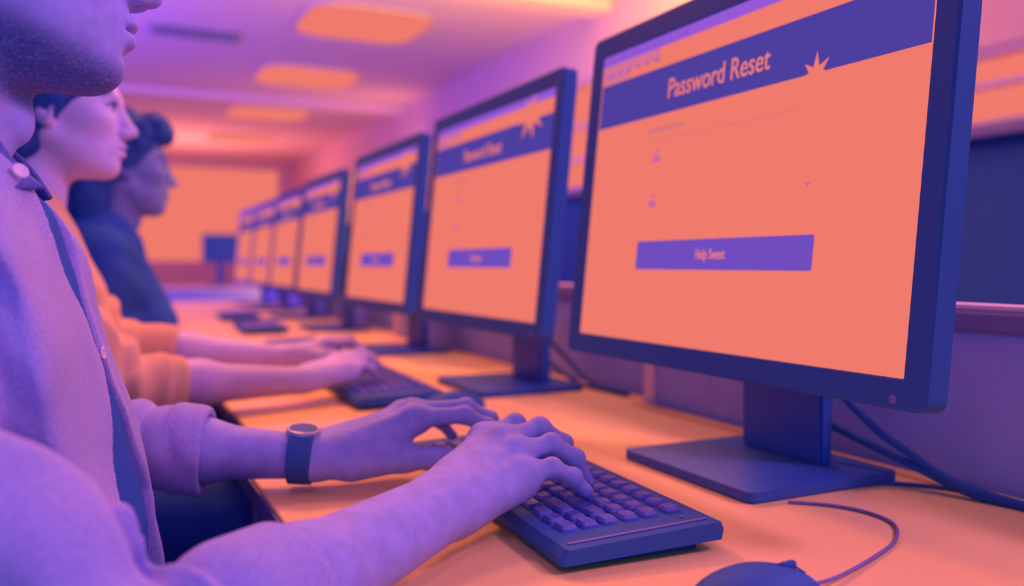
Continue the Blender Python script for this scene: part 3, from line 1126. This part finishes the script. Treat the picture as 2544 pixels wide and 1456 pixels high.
shR, elR, wrR = (-0.215, 0.600, 0.965), (0.012, 0.490, 0.768), (0.258, 0.667, 0.786)
shL, elL, wrL = (-0.175, 0.955, 1.020), (-0.045, 1.030, 0.800), (0.208, 0.939, 0.776)
for sh_, el_, r0, r1 in ((shR, elR, 0.046, 0.040), (shL, elL, 0.055, 0.044)):
    vt.add(rc(sh_, el_, r0, r1), 0.04)
vl, vtr, shoes = lower_body(-0.15, Y1)
# right arm and hand
va = arm_vol(elR, (0.115, 0.563, 0.778), wrR, (0.040, 0.0385, 0.031), (-0.07, 0.42, 0.71), (0.46, 0.81, 0.90), 0.0016, (0.1, -0.3, 1))
chR = [[(0.327, 0.741, 0.823), (0.366, 0.752, 0.831), (0.389, 0.757, 0.815), (0.401, 0.759, 0.785)],
       [(0.337, 0.721, 0.823), (0.381, 0.728, 0.830), (0.408, 0.730, 0.812), (0.420, 0.730, 0.782)],
       [(0.341, 0.701, 0.815), (0.381, 0.704, 0.819), (0.407, 0.704, 0.803), (0.419, 0.703, 0.779)],
       [(0.336, 0.680, 0.801), (0.369, 0.680, 0.803), (0.391, 0.680, 0.792), (0.405, 0.681, 0.777)]]
thR = [(0.282, 0.704, 0.785), (0.322, 0.742, 0.788), (0.350, 0.762, 0.784), (0.374, 0.772, 0.780)]
hand(va, wrR, (0.082, 0.036, 0.030), (-0.25, -0.30, 0.92), (0, 1, 0.2), chR, thR, 1.0, 1.08)
# left arm and hand
vb = arm_vol(elL, (0.09, 0.982, 0.786), wrL, (0.044, 0.037, 0.0285), (-0.10, 0.83, 0.72), (0.46, 1.10, 0.90), 0.0018, (0.1, 0.3, 1))
chL = [[(0.318, 0.914, 0.815), (0.373, 0.899, 0.816), (0.399, 0.890, 0.802), (0.414, 0.884, 0.781)],
       [(0.321, 0.934, 0.819), (0.384, 0.920, 0.821), (0.411, 0.912, 0.806), (0.424, 0.905, 0.781)],
       [(0.316, 0.953, 0.814), (0.374, 0.945, 0.815), (0.400, 0.938, 0.804), (0.412, 0.934, 0.780)],
       [(0.306, 0.970, 0.803), (0.350, 0.969, 0.803), (0.371, 0.967, 0.796), (0.384, 0.966, 0.779)]]
thL = [(0.248, 0.916, 0.770), (0.300, 0.898, 0.773), (0.336, 0.888, 0.772), (0.364, 0.880, 0.774)]
hand(vb, wrL, (0.11, -0.002, 0.036), (-0.33, -0.25, 0.90), (0, -1, 0), chL, thL, 1.0, 1.08)
wchild('body', [vh, vt, vl, va, vb], 'skin_stubble_shade', man)
eyes(W1, R1, 1.0, man)
lashes(W1, 1.0, (-0.09, Y1 - 0.09, 1.20), (0.05, Y1 + 0.09, 1.30), man)
brow(W1, 1.0, (-0.05, Y1 - 0.09, 1.23), (0.04, Y1 + 0.09, 1.30), man)


def hair_vol(W, Rm, sc, lo, hi, cut_x, amp, scale, seed, grow=0.010, res=0.003, nape=-0.06):
    v = Vol(lo, hi, res)
    v.add(ell(W((-0.018, 0, 0.042)), A3((0.100 + grow, 0.079 + grow, 0.083 + grow)) * sc, Rm))
    v.add(ell(W((-0.050, 0, -0.010)), A3((0.062 + grow, 0.066 + grow, 0.065)) * sc, Rm), 0.02)
    for s in (-1, 1):
        v.add(ell(W((0.000, s * 0.070, 0.000)), A3((0.016, 0.010, 0.045)) * sc, Rm), 0.01)

    def face(X, Y, Z):
        x = X - W((0, 0, 0))[0]; y = Y - W((0, 0, 0))[1]; z = Z - W((0, 0, 0))[2]
        lx = Rm[0, 0] * x + Rm[1, 0] * y + Rm[2, 0] * z
        lz = Rm[0, 2] * x + Rm[1, 2] * y + Rm[2, 2] * z
        lx, lz = lx / sc, lz / sc
        hl = cut_x + np.clip(lz - 0.03, -1, 0.06) * 0.9 - ss(0.02, -0.06, lz) * 0.0
        a = np.minimum(lx - hl, 0.088 - lz)          # in front of the hair line, below the crown
        b = (nape - lz)                               # below the nape
        return -np.maximum(a, b)
    v.sub((face, np.array(lo), np.array(hi)), 0.006)
    v.disp(cloth_noise(amp, scale, seed))
    return v


hv = hair_vol(W1, R1, 1.0, (-0.23, Y1 - 0.13, 1.14), (0.06, Y1 + 0.13, 1.42), 0.012, 0.0022, 180, 3, 0.009)
wchild('hair', [hv], 'hair_dark', man)
wchild('trousers', [vtr], 'black_cloth', man)
for s_ in shoes:
    wchild('shoe', [s_], 'rubber', man)
# open shirt with rolled sleeves
vs = Vol((-0.34, 0.38, 0.58), (0.20, 1.12, 1.15), 0.0031)
vs.add(loft(trunk, 0.018))
S_, G_ = vs.sl(vs.lo, vs.lo + vs.n * vs.res)
Xg, Yg, Zg = G_
turn = ss(0.66, 0.88, Yg) * (1 - ss(0.90, 0.97, Yg)) * ss(-0.15, -0.07, Xg) * (1 - ss(1.02, 1.09, Zg)) * ss(0.56, 0.66, Zg)
vs.f += (-0.019 * turn * (vs.f < 0.045)).astype(np.float32)
cR, cL = (0.105, 0.556, 0.7745), (0.102, 0.978, 0.786)
for sh_, el_, cf, rr in ((shR, elR, cR, (0.054, 0.051, 0.0475)), (shL, elL, cL, (0.074, 0.056, 0.044))):
    vs.add(rc(sh_, el_, rr[0], rr[1]), 0.035)
    vs.add(rc(el_, cf, rr[1], rr[2]), 0.02)
vs.disp(folds(elR, cR, 0.0075, 150, 3, 0.05, 0.60))
vs.disp(folds(elL, cL, 0.0050, 140, 4, 0.05, 0.75))
vs.disp(folds(shR, elR, 0.0095, 52, 5, 0.0, 0.95))
vs.disp(folds(shL, elL, 0.0060, 60, 6, 0.1, 1.0))


def drape(X, Y, Z):
    # long folds hanging from the shoulder down the near side of the shirt
    u = X + 0.30 * (Z - 0.9) + 0.006 * np.sin(31 * Z)
    m = (1 - ss(0.69, 0.75, Y)) * ss(0.76, 0.84, Z) * (1 - ss(1.02, 1.06, Z)) * ss(0.60, 0.63, Y)
    w_ = np.sin(2 * np.pi * (u + 0.015) / 0.060)
    return (0.0085 * m * (0.6 * w_ + 0.4 * w_ * np.abs(w_))).astype(np.float32)


vs.disp(drape)
vs.disp(cloth_noise(0.0050, 24, 11))
vs.disp(cloth_noise(0.0012, 80, 12))
for el_, cf, r in ((elR, cR, 0.0530), (elL, cL, 0.0470)):           # rolled cuffs
    a = A3(cf); d = (A3(cf) - A3(el_)); d /= np.linalg.norm(d)
    w = 0.042
    grv = (lambda aa, dd, tt: (lambda X, Y, Z: (0.020 * np.exp(-((((X - aa[0]) * dd[0] + (Y - aa[1]) * dd[1] + (Z - aa[2]) * dd[2]) + tt) / 0.009) ** 2)
                                                * (1 - ss(0.075, 0.095, np.sqrt((X - aa[0]) ** 2 + (Y - aa[1]) ** 2 + (Z - aa[2]) ** 2)))).astype(np.float32)))(a, d, w + 0.010)
    vs.disp(grv, a - 0.11, a + 0.11)
    vs.add(rc(a - d * w, a - d * 0.006, r - 0.001, r - 0.003), 0.002)
    # flat cuff end: trim everything past the hem, then open it
    hem = (lambda aa, dd: (lambda X, Y, Z: np.maximum(-((X - aa[0]) * dd[0] + (Y - aa[1]) * dd[1] + (Z - aa[2]) * dd[2]), np.sqrt((X - aa[0]) ** 2 + (Y - aa[1]) ** 2 + (Z - aa[2]) ** 2) - 0.09)))(a, d)
    vs.sub((hem, a - 0.1, a + 0.1), 0.004)
    vs.sub(rc(a - d * 0.03, a + d * 0.03, r - 0.011, r - 0.006), 0.003)
zt = [0.55, 0.78, 0.915, 1.00, 1.05, 1.12]
yl = [0.690, 0.690, 0.775, 0.735, 0.730, 0.720]
yh = [0.860, 0.858, 0.800, 0.842, 0.845, 0.830]
xl = [-0.06, -0.05, -0.085, -0.115, -0.125, -0.150]


def opening(X, Y, Z):
    zi = Z.ravel()
    a = np.interp(zi, zt, yl).reshape(Z.shape); b = np.interp(zi, zt, yh).reshape(Z.shape); c = np.interp(zi, zt, xl).reshape(Z.shape)
    return np.maximum(np.maximum(a - Y, Y - b), c - X)


vu = Vol(vs.lo, vs.lo + (vs.n - 1.5) * vs.res, vs.res)
vu.add(loft(trunk, 0.012))
vu.f += (-0.019 * turn * (vu.f < 0.045)).astype(np.float32)
for sh_, el_ in ((shR, elR), (shL, elL)):
    vu.add(rc(sh_, tuple(A3(sh_) * 0.6 + A3(el_) * 0.4), 0.050, 0.044), 0.03)
vu.f = np.maximum(vu.f, vs.f + 0.006)
vu.sub(rc(W1((-0.02, 0, -0.05)), (-0.115, Y1, 1.055), 0.066, 0.074), 0.01)
wchild('undershirt', [vu], 'black_cloth', man)
flap = ss(0.835, 0.865, Yg) * (1 - ss(0.90, 0.95, Yg)) * ss(-0.13, -0.06, Xg) * (1 - ss(1.0, 1.06, Zg)) * ss(0.56, 0.66, Zg)
vs.f += (-0.010 * flap * (vs.f < 0.045)).astype(np.float32)
# the tail ends at the hip on the near side
vs.sub((lambda X, Y, Z: np.maximum(np.maximum(Z - 0.805 - 0.25 * (X + 0.05), X + 0.045) + 0 * Y, 0.575 - Y), (-0.34, 0.56, 0.5), (0.0, 1.1, 0.86)), 0.006)
vs.sub((opening, (-0.2, 0.72, 0.55), (0.2, 0.88, 1.14)), 0.004)
vs.sub(rc(W1((-0.03, 0, -0.02)), (-0.128, Y1, 1.070), 0.072, 0.082), 0.008)
wchild('shirt', [vs], 'shirt', man)
# collar
col_top = [(-0.212, 0.800, 1.122), (-0.198, 0.728, 1.124), (-0.150, 0.698, 1.117), (-0.104, 0.704, 1.106), (-0.074, 0.730, 1.092)]
col_bot = [(-0.236, 0.800, 1.074), (-0.222, 0.690, 1.070), (-0.150, 0.655, 1.058), (-0.080, 0.678, 1.042), (-0.038, 0.722, 1.046)]
child_world(obj('collar', sheet(col_top, col_bot, 0.0035, 8, 0.004), 'shirt_dark', man, True), man)
mir = lambda L: [(a, 2 * Y1 - b, c) for a, b, c in L]
child_world(obj('collar', sheet(mir(col_top), mir(col_bot), 0.0035, 8, 0.004), 'shirt_dark', man, True), man)


def shirt_button(c, n, r=0.0056, parent=None):
    bm = lathe([(r * 0.9, 0), (r, 0.0008), (r, 0.0018), (r * 0.82, 0.0024), (r * 0.7, 0.0018)], 18)
    q = Vector((0, 0, 1)).rotation_difference(Vector(n)).to_matrix()
    bmesh.ops.rotate(bm, cent=(0, 0, 0), matrix=q, verts=bm.verts)
    bmesh.ops.translate(bm, vec=Vector(c), verts=bm.verts)
    return child_world(obj('shirt_button', bm, 'button', parent, True), parent)


shirt_button((-0.0520, 0.7050, 1.0560), (0.50, -0.72, 0.45), 0.0060, man)
shirt_button((-0.0790, 0.6830, 1.0470), (0.42, -0.78, 0.45), 0.0060, man)

shirt_button((-0.001, 0.788, 0.915), (0.93, -0.36, 0.05), 0.0055, man)

# wristwatch on the left wrist
wd = A3(wrL) - A3((0.09, 0.982, 0.786)); wd /= np.linalg.norm(wd)
wc = A3(wrL) - wd * 0.012
vw = Vol(wc - 0.05, wc + 0.05, 0.0013)
vw.add(rc(wc - wd * 0.012, wc + wd * 0.012, 0.0352, 0.0348, (0.1, 0.3, 1), 0.88))
vw.sub((lambda X, Y, Z: np.abs((X - wc[0]) * wd[0] + (Y - wc[1]) * wd[1] + (Z - wc[2]) * wd[2]) * -1 + 0.0130, wc - 0.06, wc + 0.06), 0.002)
watch = wchild('wristwatch', [vw], 'black_plastic', man)
up = A3((-0.08, -0.10, 1.0)); up = up - wd * (up @ wd); up /= np.linalg.norm(up)
bm = lathe([(0.0175, -0.004), (0.0185, -0.001), (0.0185, 0.0025), (0.0160, 0.0042), (0.0155, 0.0036)], 28)
q = Vector((0, 0, 1)).rotation_difference(Vector(up)).to_matrix()
bmesh.ops.rotate(bm, cent=(0, 0, 0), matrix=q, verts=bm.verts)
bmesh.ops.translate(bm, vec=Vector(wc + up * 0.0285), verts=bm.verts)
wcse = obj('watch_case', bm, 'metal_watch', watch, True)
bm = lathe([(0.0150, 0.0), (0.0150, 0.0008), (0.003, 0.0009)], 28)
bmesh.ops.rotate(bm, cent=(0, 0, 0), matrix=q, verts=bm.verts)
bmesh.ops.translate(bm, vec=Vector(wc + up * 0.0323), verts=bm.verts)
obj('watch_face', bm, 'black_plastic', watch, False)


# ================= the two people behind
def seated(root, y0, ho, sc, trunk, arms, neck_to, neck_r, female, skin, top_mat, yaw, hair_fn, sleeve_full, seed, res=0.0026, pelvis_x=-0.13, pitch=0.0, dxk=0.40):
    ho = A3(ho)
    v1 = Vol(ho + A3((-0.17, -0.16, -0.24)), ho + A3((0.16, 0.16, 0.15)), res)
    W, Rm = head(v1, ho, sc, yaw=yaw, pitch=pitch, female=female, neck_to=neck_to, neck_r=neck_r)
    v2 = Vol((trunk[2][1] - 0.22, y0 - 0.32, 0.45), (trunk[2][1] + 0.22, y0 + 0.32, 1.16), 0.009)
    v2.add(loft(trunk))
    v3, tr, shs = lower_body(pelvis_x, y0, 0.012, dxk)
    vols = [v1, v2, v3]
    top = Vol((trunk[2][1] - 0.24, y0 - 0.34, 0.58), (trunk[2][1] + 0.46, y0 + 0.36, 1.14), 0.0042)
    top.add(loft(trunk, 0.016))
    ends = []
    for a in arms:
        v2.add(rc(a['sh'], a['el'], 0.050, 0.042), 0.04)
        lo = np.min([a['el'], a['wr'], *[p for c in a['ch'] for p in c], *a['th']], axis=0) - 0.055
        hi = np.max([a['el'], a['wr'], *[p for c in a['ch'] for p in c], *a['th']], axis=0) + 0.055
        mid = A3(a['el']) * 0.55 + A3(a['wr']) * 0.45
        vv = arm_vol(a['el'], mid, a['wr'], a['r'], lo, hi, res)
        hand(vv, a['wr'], A3(a['ch'][1][0]) - A3(a['wr']), (-0.25, 0, 0.95), a['ts'], a['ch'], a['th'], 0.95, a.get('g', 1.0))
        vols.append(vv)
        top.add(rc(a['sh'], a['el'], 0.068, 0.058), 0.035)
        top.add(rc(a['el'], a['cf'], 0.058, a['cr']), 0.02)
        top.disp(folds(a['el'], a['cf'], 0.0045, 120, seed, 0.0, 0.75))
        top.disp(folds(a['sh'], a['el'], 0.0055, 55, seed + 1, 0.05, 1.0))
        seed += 3
    top.disp(cloth_noise(0.0050, 24, seed + 7))
    for a in arms:
        c = A3(a['cf']); d = c - A3(a['el']); d /= np.linalg.norm(d); r = a['cr'] + 0.005
        if not sleeve_full:
            top.add(rc(c - d * 0.05, c - d * 0.006, r - 0.002, r - 0.002), 0.003)
        hem = (lambda aa, dd: (lambda X, Y, Z: np.maximum(-((X - aa[0]) * dd[0] + (Y - aa[1]) * dd[1] + (Z - aa[2]) * dd[2]), np.sqrt((X - aa[0]) ** 2 + (Y - aa[1]) ** 2 + (Z - aa[2]) ** 2) - 0.08)))(c, d)
        top.sub((hem, c - 0.09, c + 0.09), 0.003)
        top.sub(rc(c - d * 0.03, c + d * 0.03, r - 0.012, r - 0.008), 0.003)
    top.sub(rc(W((-0.03, 0, -0.04)), tuple(A3(neck_to) + A3((0.012, 0, 0.012))), 0.060, neck_r[1] + 0.006), 0.008)
    wchild('body', vols, skin, root)
    eyes(W, Rm, sc, root)
    brow(W, sc, ho + A3((-0.02, -0.09, -0.02)), ho + A3((0.12, 0.09, 0.06)), root, r=0.0036 if female else 0.0046)
    lashes(W, sc, ho + A3((-0.02, -0.09, -0.04)), ho + A3((0.12, 0.09, 0.06)), root)
    wchild('trousers', [tr], 'black_cloth', root)
    for s_ in shs:
        wchild('shoe', [s_], 'rubber', root)
    wchild('shirt' if not sleeve_full else 'sweater', [top], top_mat, root)
    wchild('hair', hair_fn(W, Rm), 'hair_dark', root)
    return W


Y2 = 1.60
woman = empty('person', (-0.12, Y2, 0), 'person in a pale shirt with dark tied back hair, sitting second in the row', 'person')
tr2 = [(0.50, -0.14, Y2, 0.110, 0.160), (0.62, -0.125, Y2, 0.125, 0.158), (0.77, -0.100, Y2, 0.122, 0.146), (0.86, -0.105, Y2, 0.118, 0.146),
       (0.95, -0.120, Y2, 0.108, 0.156), (1.00, -0.130, Y2, 0.092, 0.158), (1.045, -0.130, Y2, 0.076, 0.145), (1.075, -0.125, Y2, 0.062, 0.095), (1.11, -0.118, Y2, 0.046, 0.056)]


def hand_set(w, k, side, down=0.0):
    """typing fingers for a right (-1) or left (+1) hand from wrist w and middle knuckle k"""
    w = A3(w); k = A3(k); f = k - w; f /= np.linalg.norm(f)
    s = np.cross(f, (0, 0, 1.0)); s /= np.linalg.norm(s)          # to the person's right (-y)
    s = -s if side < 0 else s                                      # towards the thumb
    n = np.cross(s, f) if side > 0 else np.cross(f, s)
    if n[2] < 0:
        n = -n
    out = []
    for o, L, fl, back, dz in ((0.020, (0.040, 0.024, 0.020), (8, 34, 26), 0.000, -0.002), (0.0, (0.044, 0.027, 0.021), (6, 34, 26), 0.0, 0.0),
                               (-0.019, (0.041, 0.025, 0.020), (8, 34, 26), -0.005, -0.004), (-0.036, (0.032, 0.019, 0.018), (8, 32, 24), -0.015, -0.010)):
        p = k + s * o + f * back + np.array((0, 0, dz))
        out.append(finger(p, f + s * o * 2.5, -n, L, tuple(a + down for a in fl)))
    th = [w + f * 0.03 + s * 0.022 - n * 0.008, w + f * 0.066 + s * 0.040 - n * 0.020, w + f * 0.096 + s * 0.042 - n * 0.026, w + f * 0.120 + s * 0.040 - n * 0.030]
    return out, th, s


c2, t2, s2 = hand_set((0.312, 1.515, 0.783), (0.402, 1.552, 0.814), -1, 2)
c2l, t2l, s2l = hand_set((0.330, 1.775, 0.800), (0.425, 1.765, 0.826), 1, 4)
arms2 = [dict(sh=(-0.125, 1.440, 1.020), el=(0.000, 1.455, 0.800), wr=(0.312, 1.515, 0.783), cf=(0.112, 1.476, 0.784), cr=0.052, r=(0.044, 0.041, 0.028), ch=c2, th=t2, ts=s2),
         dict(sh=(-0.125, 1.760, 1.020), el=(0.010, 1.800, 0.830), wr=(0.330, 1.775, 0.800), cf=(0.130, 1.786, 0.818), cr=0.048, r=(0.042, 0.038, 0.027), ch=c2l, th=t2l, ts=s2l)]


def hair2(W, Rm):
    h = hair_vol(W, Rm, 0.94, W((0, 0, 0)) + A3((-0.20, -0.14, -0.14)), W((0, 0, 0)) + A3((0.14, 0.14, 0.16)), 0.058, 0.0016, 150, 9, 0.008, 0.003, nape=-0.085)
    b = h
    for q in (-1, 1):
        b.add(ell(W((-0.016, q * 0.080, 0.022)), A3((0.040, 0.013, 0.030)), Rm), 0.012)
    b.add(ell(W((-0.058, 0, -0.030)), A3((0.062, 0.082, 0.075)), Rm), 0.02)
    b.add(ell(W((-0.125, 0, 0.010)), A3((0.034, 0.034, 0.036)), Rm), 0.02)
    return [b]


seated(woman, Y2, (-0.058, Y2, 1.243), 0.94, tr2, arms2, (-0.105, Y2, 1.055), (0.047, 0.053), True, 'skin_pale', 'shirt_pale', R(-9), hair2, False, 31)
ct = [(-0.175, Y2 + 0.01, 1.108), (-0.160, Y2 - 0.055, 1.110), (-0.116, Y2 - 0.072, 1.100), (-0.076, Y2 - 0.052, 1.084), (-0.056, Y2 - 0.014, 1.068)]
cb = [(-0.198, Y2 + 0.01, 1.074), (-0.184, Y2 - 0.080, 1.070), (-0.116, Y2 - 0.098, 1.062), (-0.060, Y2 - 0.070, 1.048), (-0.032, Y2 - 0.024, 1.034)]
for fl in (False, True):
    mm = (lambda L: [(a, 2 * Y2 - b, c) for a, b, c in L]) if fl else (lambda L: L)
    child_world(obj('collar', sheet(mm(ct), mm(cb), 0.0035, 8, 0.004), 'shirt_pale', woman, True), woman)

Y3 = 2.30
guy = empty('person', (0.0, Y3, 0), 'person with curly dark hair and a dark sweater, third in the row', 'person')
tr3 = [(0.50, -0.01, Y3, 0.115, 0.165), (0.62, 0.00, Y3, 0.130, 0.165), (0.77, 0.030, Y3, 0.130, 0.160), (0.86, 0.025, Y3, 0.126, 0.165),
       (0.95, 0.004, Y3, 0.108, 0.175), (1.00, -0.006, Y3, 0.094, 0.175), (1.045, -0.006, Y3, 0.086, 0.155), (1.08, -0.006, Y3, 0.070, 0.100), (1.115, 0.0, Y3, 0.050, 0.058)]
c3, t3, s3 = hand_set((0.190, 2.190, 0.668), (0.280, 2.215, 0.668), -1, -10)
c3l, t3l, s3l = hand_set((0.190, 2.410, 0.668), (0.280, 2.390, 0.668), 1, -10)
arms3 = [dict(sh=(0.0, 2.130, 1.015), el=(0.000, 2.100, 0.780), wr=(0.190, 2.190, 0.668), cf=(0.150, 2.171, 0.692), cr=0.044, r=(0.045, 0.041, 0.029), ch=c3, th=t3, ts=s3),
         dict(sh=(0.0, 2.470, 1.015), el=(0.000, 2.500, 0.780), wr=(0.190, 2.410, 0.668), cf=(0.150, 2.429, 0.692), cr=0.044, r=(0.045, 0.041, 0.029), ch=c3l, th=t3l, ts=s3l)]


def hair3(W, Rm):
    v = hair_vol(W, Rm, 1.0, W((0, 0, 0)) + A3((-0.20, -0.16, -0.22)), W((0, 0, 0)) + A3((0.17, 0.16, 0.20)), 0.042, 0.0, 60, 4, 0.014, 0.0035)
    v.add(ell(W((0.044, 0, 0.086)), (0.058, 0.068, 0.046), Rm), 0.02)
    v.add(ell(W((-0.085, 0, -0.080)), (0.060, 0.088, 0.110), Rm), 0.03)
    rng = random.Random(5)
    for k in range(190):                                   # curls
        a = rng.uniform(0, 2 * math.pi); e = rng.uniform(-0.1, 1.0)
        d = np.array((math.cos(a) * math.cos(e * 1.5), math.sin(a) * math.cos(e * 1.5), math.sin(e * 1.5)))
        p = A3((-0.012, 0, 0.042)) + d * A3((0.112, 0.090, 0.094))
        if p[0] > 0.045 and p[2] < 0.080:
            continue
        if k % 3 == 0:                                     # fringe
            t1 = rng.uniform(-1.3, 1.3); t2 = rng.uniform(-0.1, 1.1)
            p = A3((0.044 + 0.062 * math.cos(t1) * math.cos(t2), 0.072 * math.sin(t1) * math.cos(t2), 0.078 + 0.054 * math.sin(t2)))
        v.add(ell(W(p), ((0.012 if k % 3 == 0 else rng.uniform(0.012, 0.018)),) * 3), 0.008)
    v.disp(cloth_noise(0.003, 160, 6))
    return [v]


seated(guy, Y3, (0.052, Y3, 1.226), 1.0, tr3, arms3, (0.012, Y3, 1.055), (0.054, 0.060), False, 'skin_deep', 'black_cloth', R(8), hair3, True, 61, 0.003, pelvis_x=0.0, dxk=0.42)

office_chair(-0.17, Y1, 'dark office chair under the nearest man with the watch')
office_chair(-0.15, Y2, 'dark office chair under the person in the pale shirt')
office_chair(-0.02, Y3, 'dark office chair under the curly haired person')

# ------------------------------------------------------------------ far end of the room
fd = empty('far_desk', (1.15, 9.5, 0), 'blurred far desk at the end of the room, under a small dark monitor', 'desk')
obj('desktop', box((0, 0, 0.735), (1.6, 0.7, 0.03), 0.004), 'partition_rail', fd)
obj('front_panel', box((0, -0.30, 0.40), (1.5, 0.02, 0.64)), 'partition', fd)
for sx in (-0.74, 0.74):
    for sy in (-0.28, 0.30):
        obj('leg', box((sx, sy, 0.36), (0.05, 0.05, 0.72)), 'metal_grey', fd)
fm = empty('far_monitor', (1.13, 9.42, 0.75), 'small dark square monitor standing on the far desk', 'monitor')
obj('housing', box((0, 0, 0.40), (0.36, 0.045, 0.30), 0.012), 'black_plastic', fm)
obj('neck', box((0, 0.03, 0.16), (0.07, 0.03, 0.26), 0.006), 'black_plastic', fm)
obj('base', box((0, 0.02, 0.008), (0.24, 0.18, 0.016), 0.005), 'black_plastic', fm)

# ------------------------------------------------------------------ light
# added ambient fill: an even dim blue that keeps the shadows navy
w = bpy.data.worlds.new('ambient_fill')
SC.world = w
w.use_nodes = True
nt = w.node_tree
bg = nt.nodes['Background']
tc = nt.nodes.new('ShaderNodeTexCoord')


LIGHT = {
    'amb': (0.075, 0.14, 0.48),
    'row': (58, 15, 4),
    'far': (14, 5, 26),
    'near': (17.5, 6, 3),
    'topr': (45, 15.5, 33),
    'front': (11, 5, 19),
    'side': (0.42, 0.14, 0.42),
    'vleft': (0, 3.5, 7),
    'upright': (150, 76, 5),
    'upfar': (28, 11, 3),
    'upend': (75, 22, 12),
    'upleft': (26, 12, 118),
}
c = nt.nodes.new('ShaderNodeCombineXYZ')
for k in range(3):
    c.inputs[k].default_value = LIGHT['amb'][k]
nt.links.new(c.outputs['Vector'], bg.inputs['Color'])


def area(key, loc, target, size, size_y, share=1.0, spread=180):
    rgb = LIGHT[key]
    mx = max(max(rgb), 1e-6)
    l = bpy.data.lights.new('lamp_' + key, 'AREA')
    l.shape = 'RECTANGLE'; l.size = size; l.size_y = size_y
    l.energy = mx * share; l.color = tuple(c / mx for c in rgb)
    o = bpy.data.objects.new('lamp_' + key, l)
    o['share'] = share
    l.spread = R(spread)
    o.location = loc
    o.rotation_euler = (Vector(target) - Vector(loc)).to_track_quat('-Z', 'Y').to_euler()
    COL.objects.link(o)
    return o


# ceiling key over the desk row, then added lamps, all out of the frame
area('row', (0.38, 2.7, 2.66), (0.40, 1.5, 0.74), 0.5, 0.5)
area('far', (0.95, 5.4, 2.66), (0.9, 5.4, 0), 0.6, 0.6)
area('near', (1.15, 1.7, 2.66), (0.8, 1.1, 0.7), 0.5, 0.5)
area('topr', (1.9, -0.40, 2.62), (0.3, 0.75, 0.9), 0.5, 0.5)
# added fills: faces from the window side, near sleeve, violet from behind left
area('front', (2.6, 0.7, 2.0), (0.2, 0.9, 0.9), 0.6, 0.6)
area('side', (-0.45, -0.75, 2.35), (-0.08, 0.58, 0.92), 0.35, 0.35, 1.0, 44)
area('vleft', (-1.4, -2.2, 1.7), (0.0, 1.2, 1.0), 1.0, 1.0)
# added lamps that brighten the ceiling: along the window wall, at the far end, and on the left
area('upright', (2.75, 3.2, 1.95), (2.2, 3.6, 2.7), 0.25, 2.2)
area('upfar', (2.7, 8.5, 1.75), (1.6, 9.0, 2.7), 0.25, 5.0)
area('upend', (0.5, 12.5, 1.3), (0.5, 12.2, 2.7), 3.0, 1.0)
area('upleft', (-1.7, 5.6, 1.60), (-0.5, 6.6, 2.7), 0.8, 2.5)

# ------------------------------------------------------------------ camera
cam = bpy.data.cameras.new('camera')
cam.sensor_width = 36.0
cam.lens = 2113.0 / 2544.0 * 36.0
cam.clip_start = 0.05
cam.dof.use_dof = True
cam.dof.focus_distance = 0.74
cam.dof.aperture_fstop = 2.6
co = bpy.data.objects.new('camera', cam)
co.location = (0, 0, 0.99)
co.rotation_euler = (R(90) - math.atan(73 / 2113.0), 0, -math.atan(1019 / 2113.0))
COL.objects.link(co)
SC.camera = co
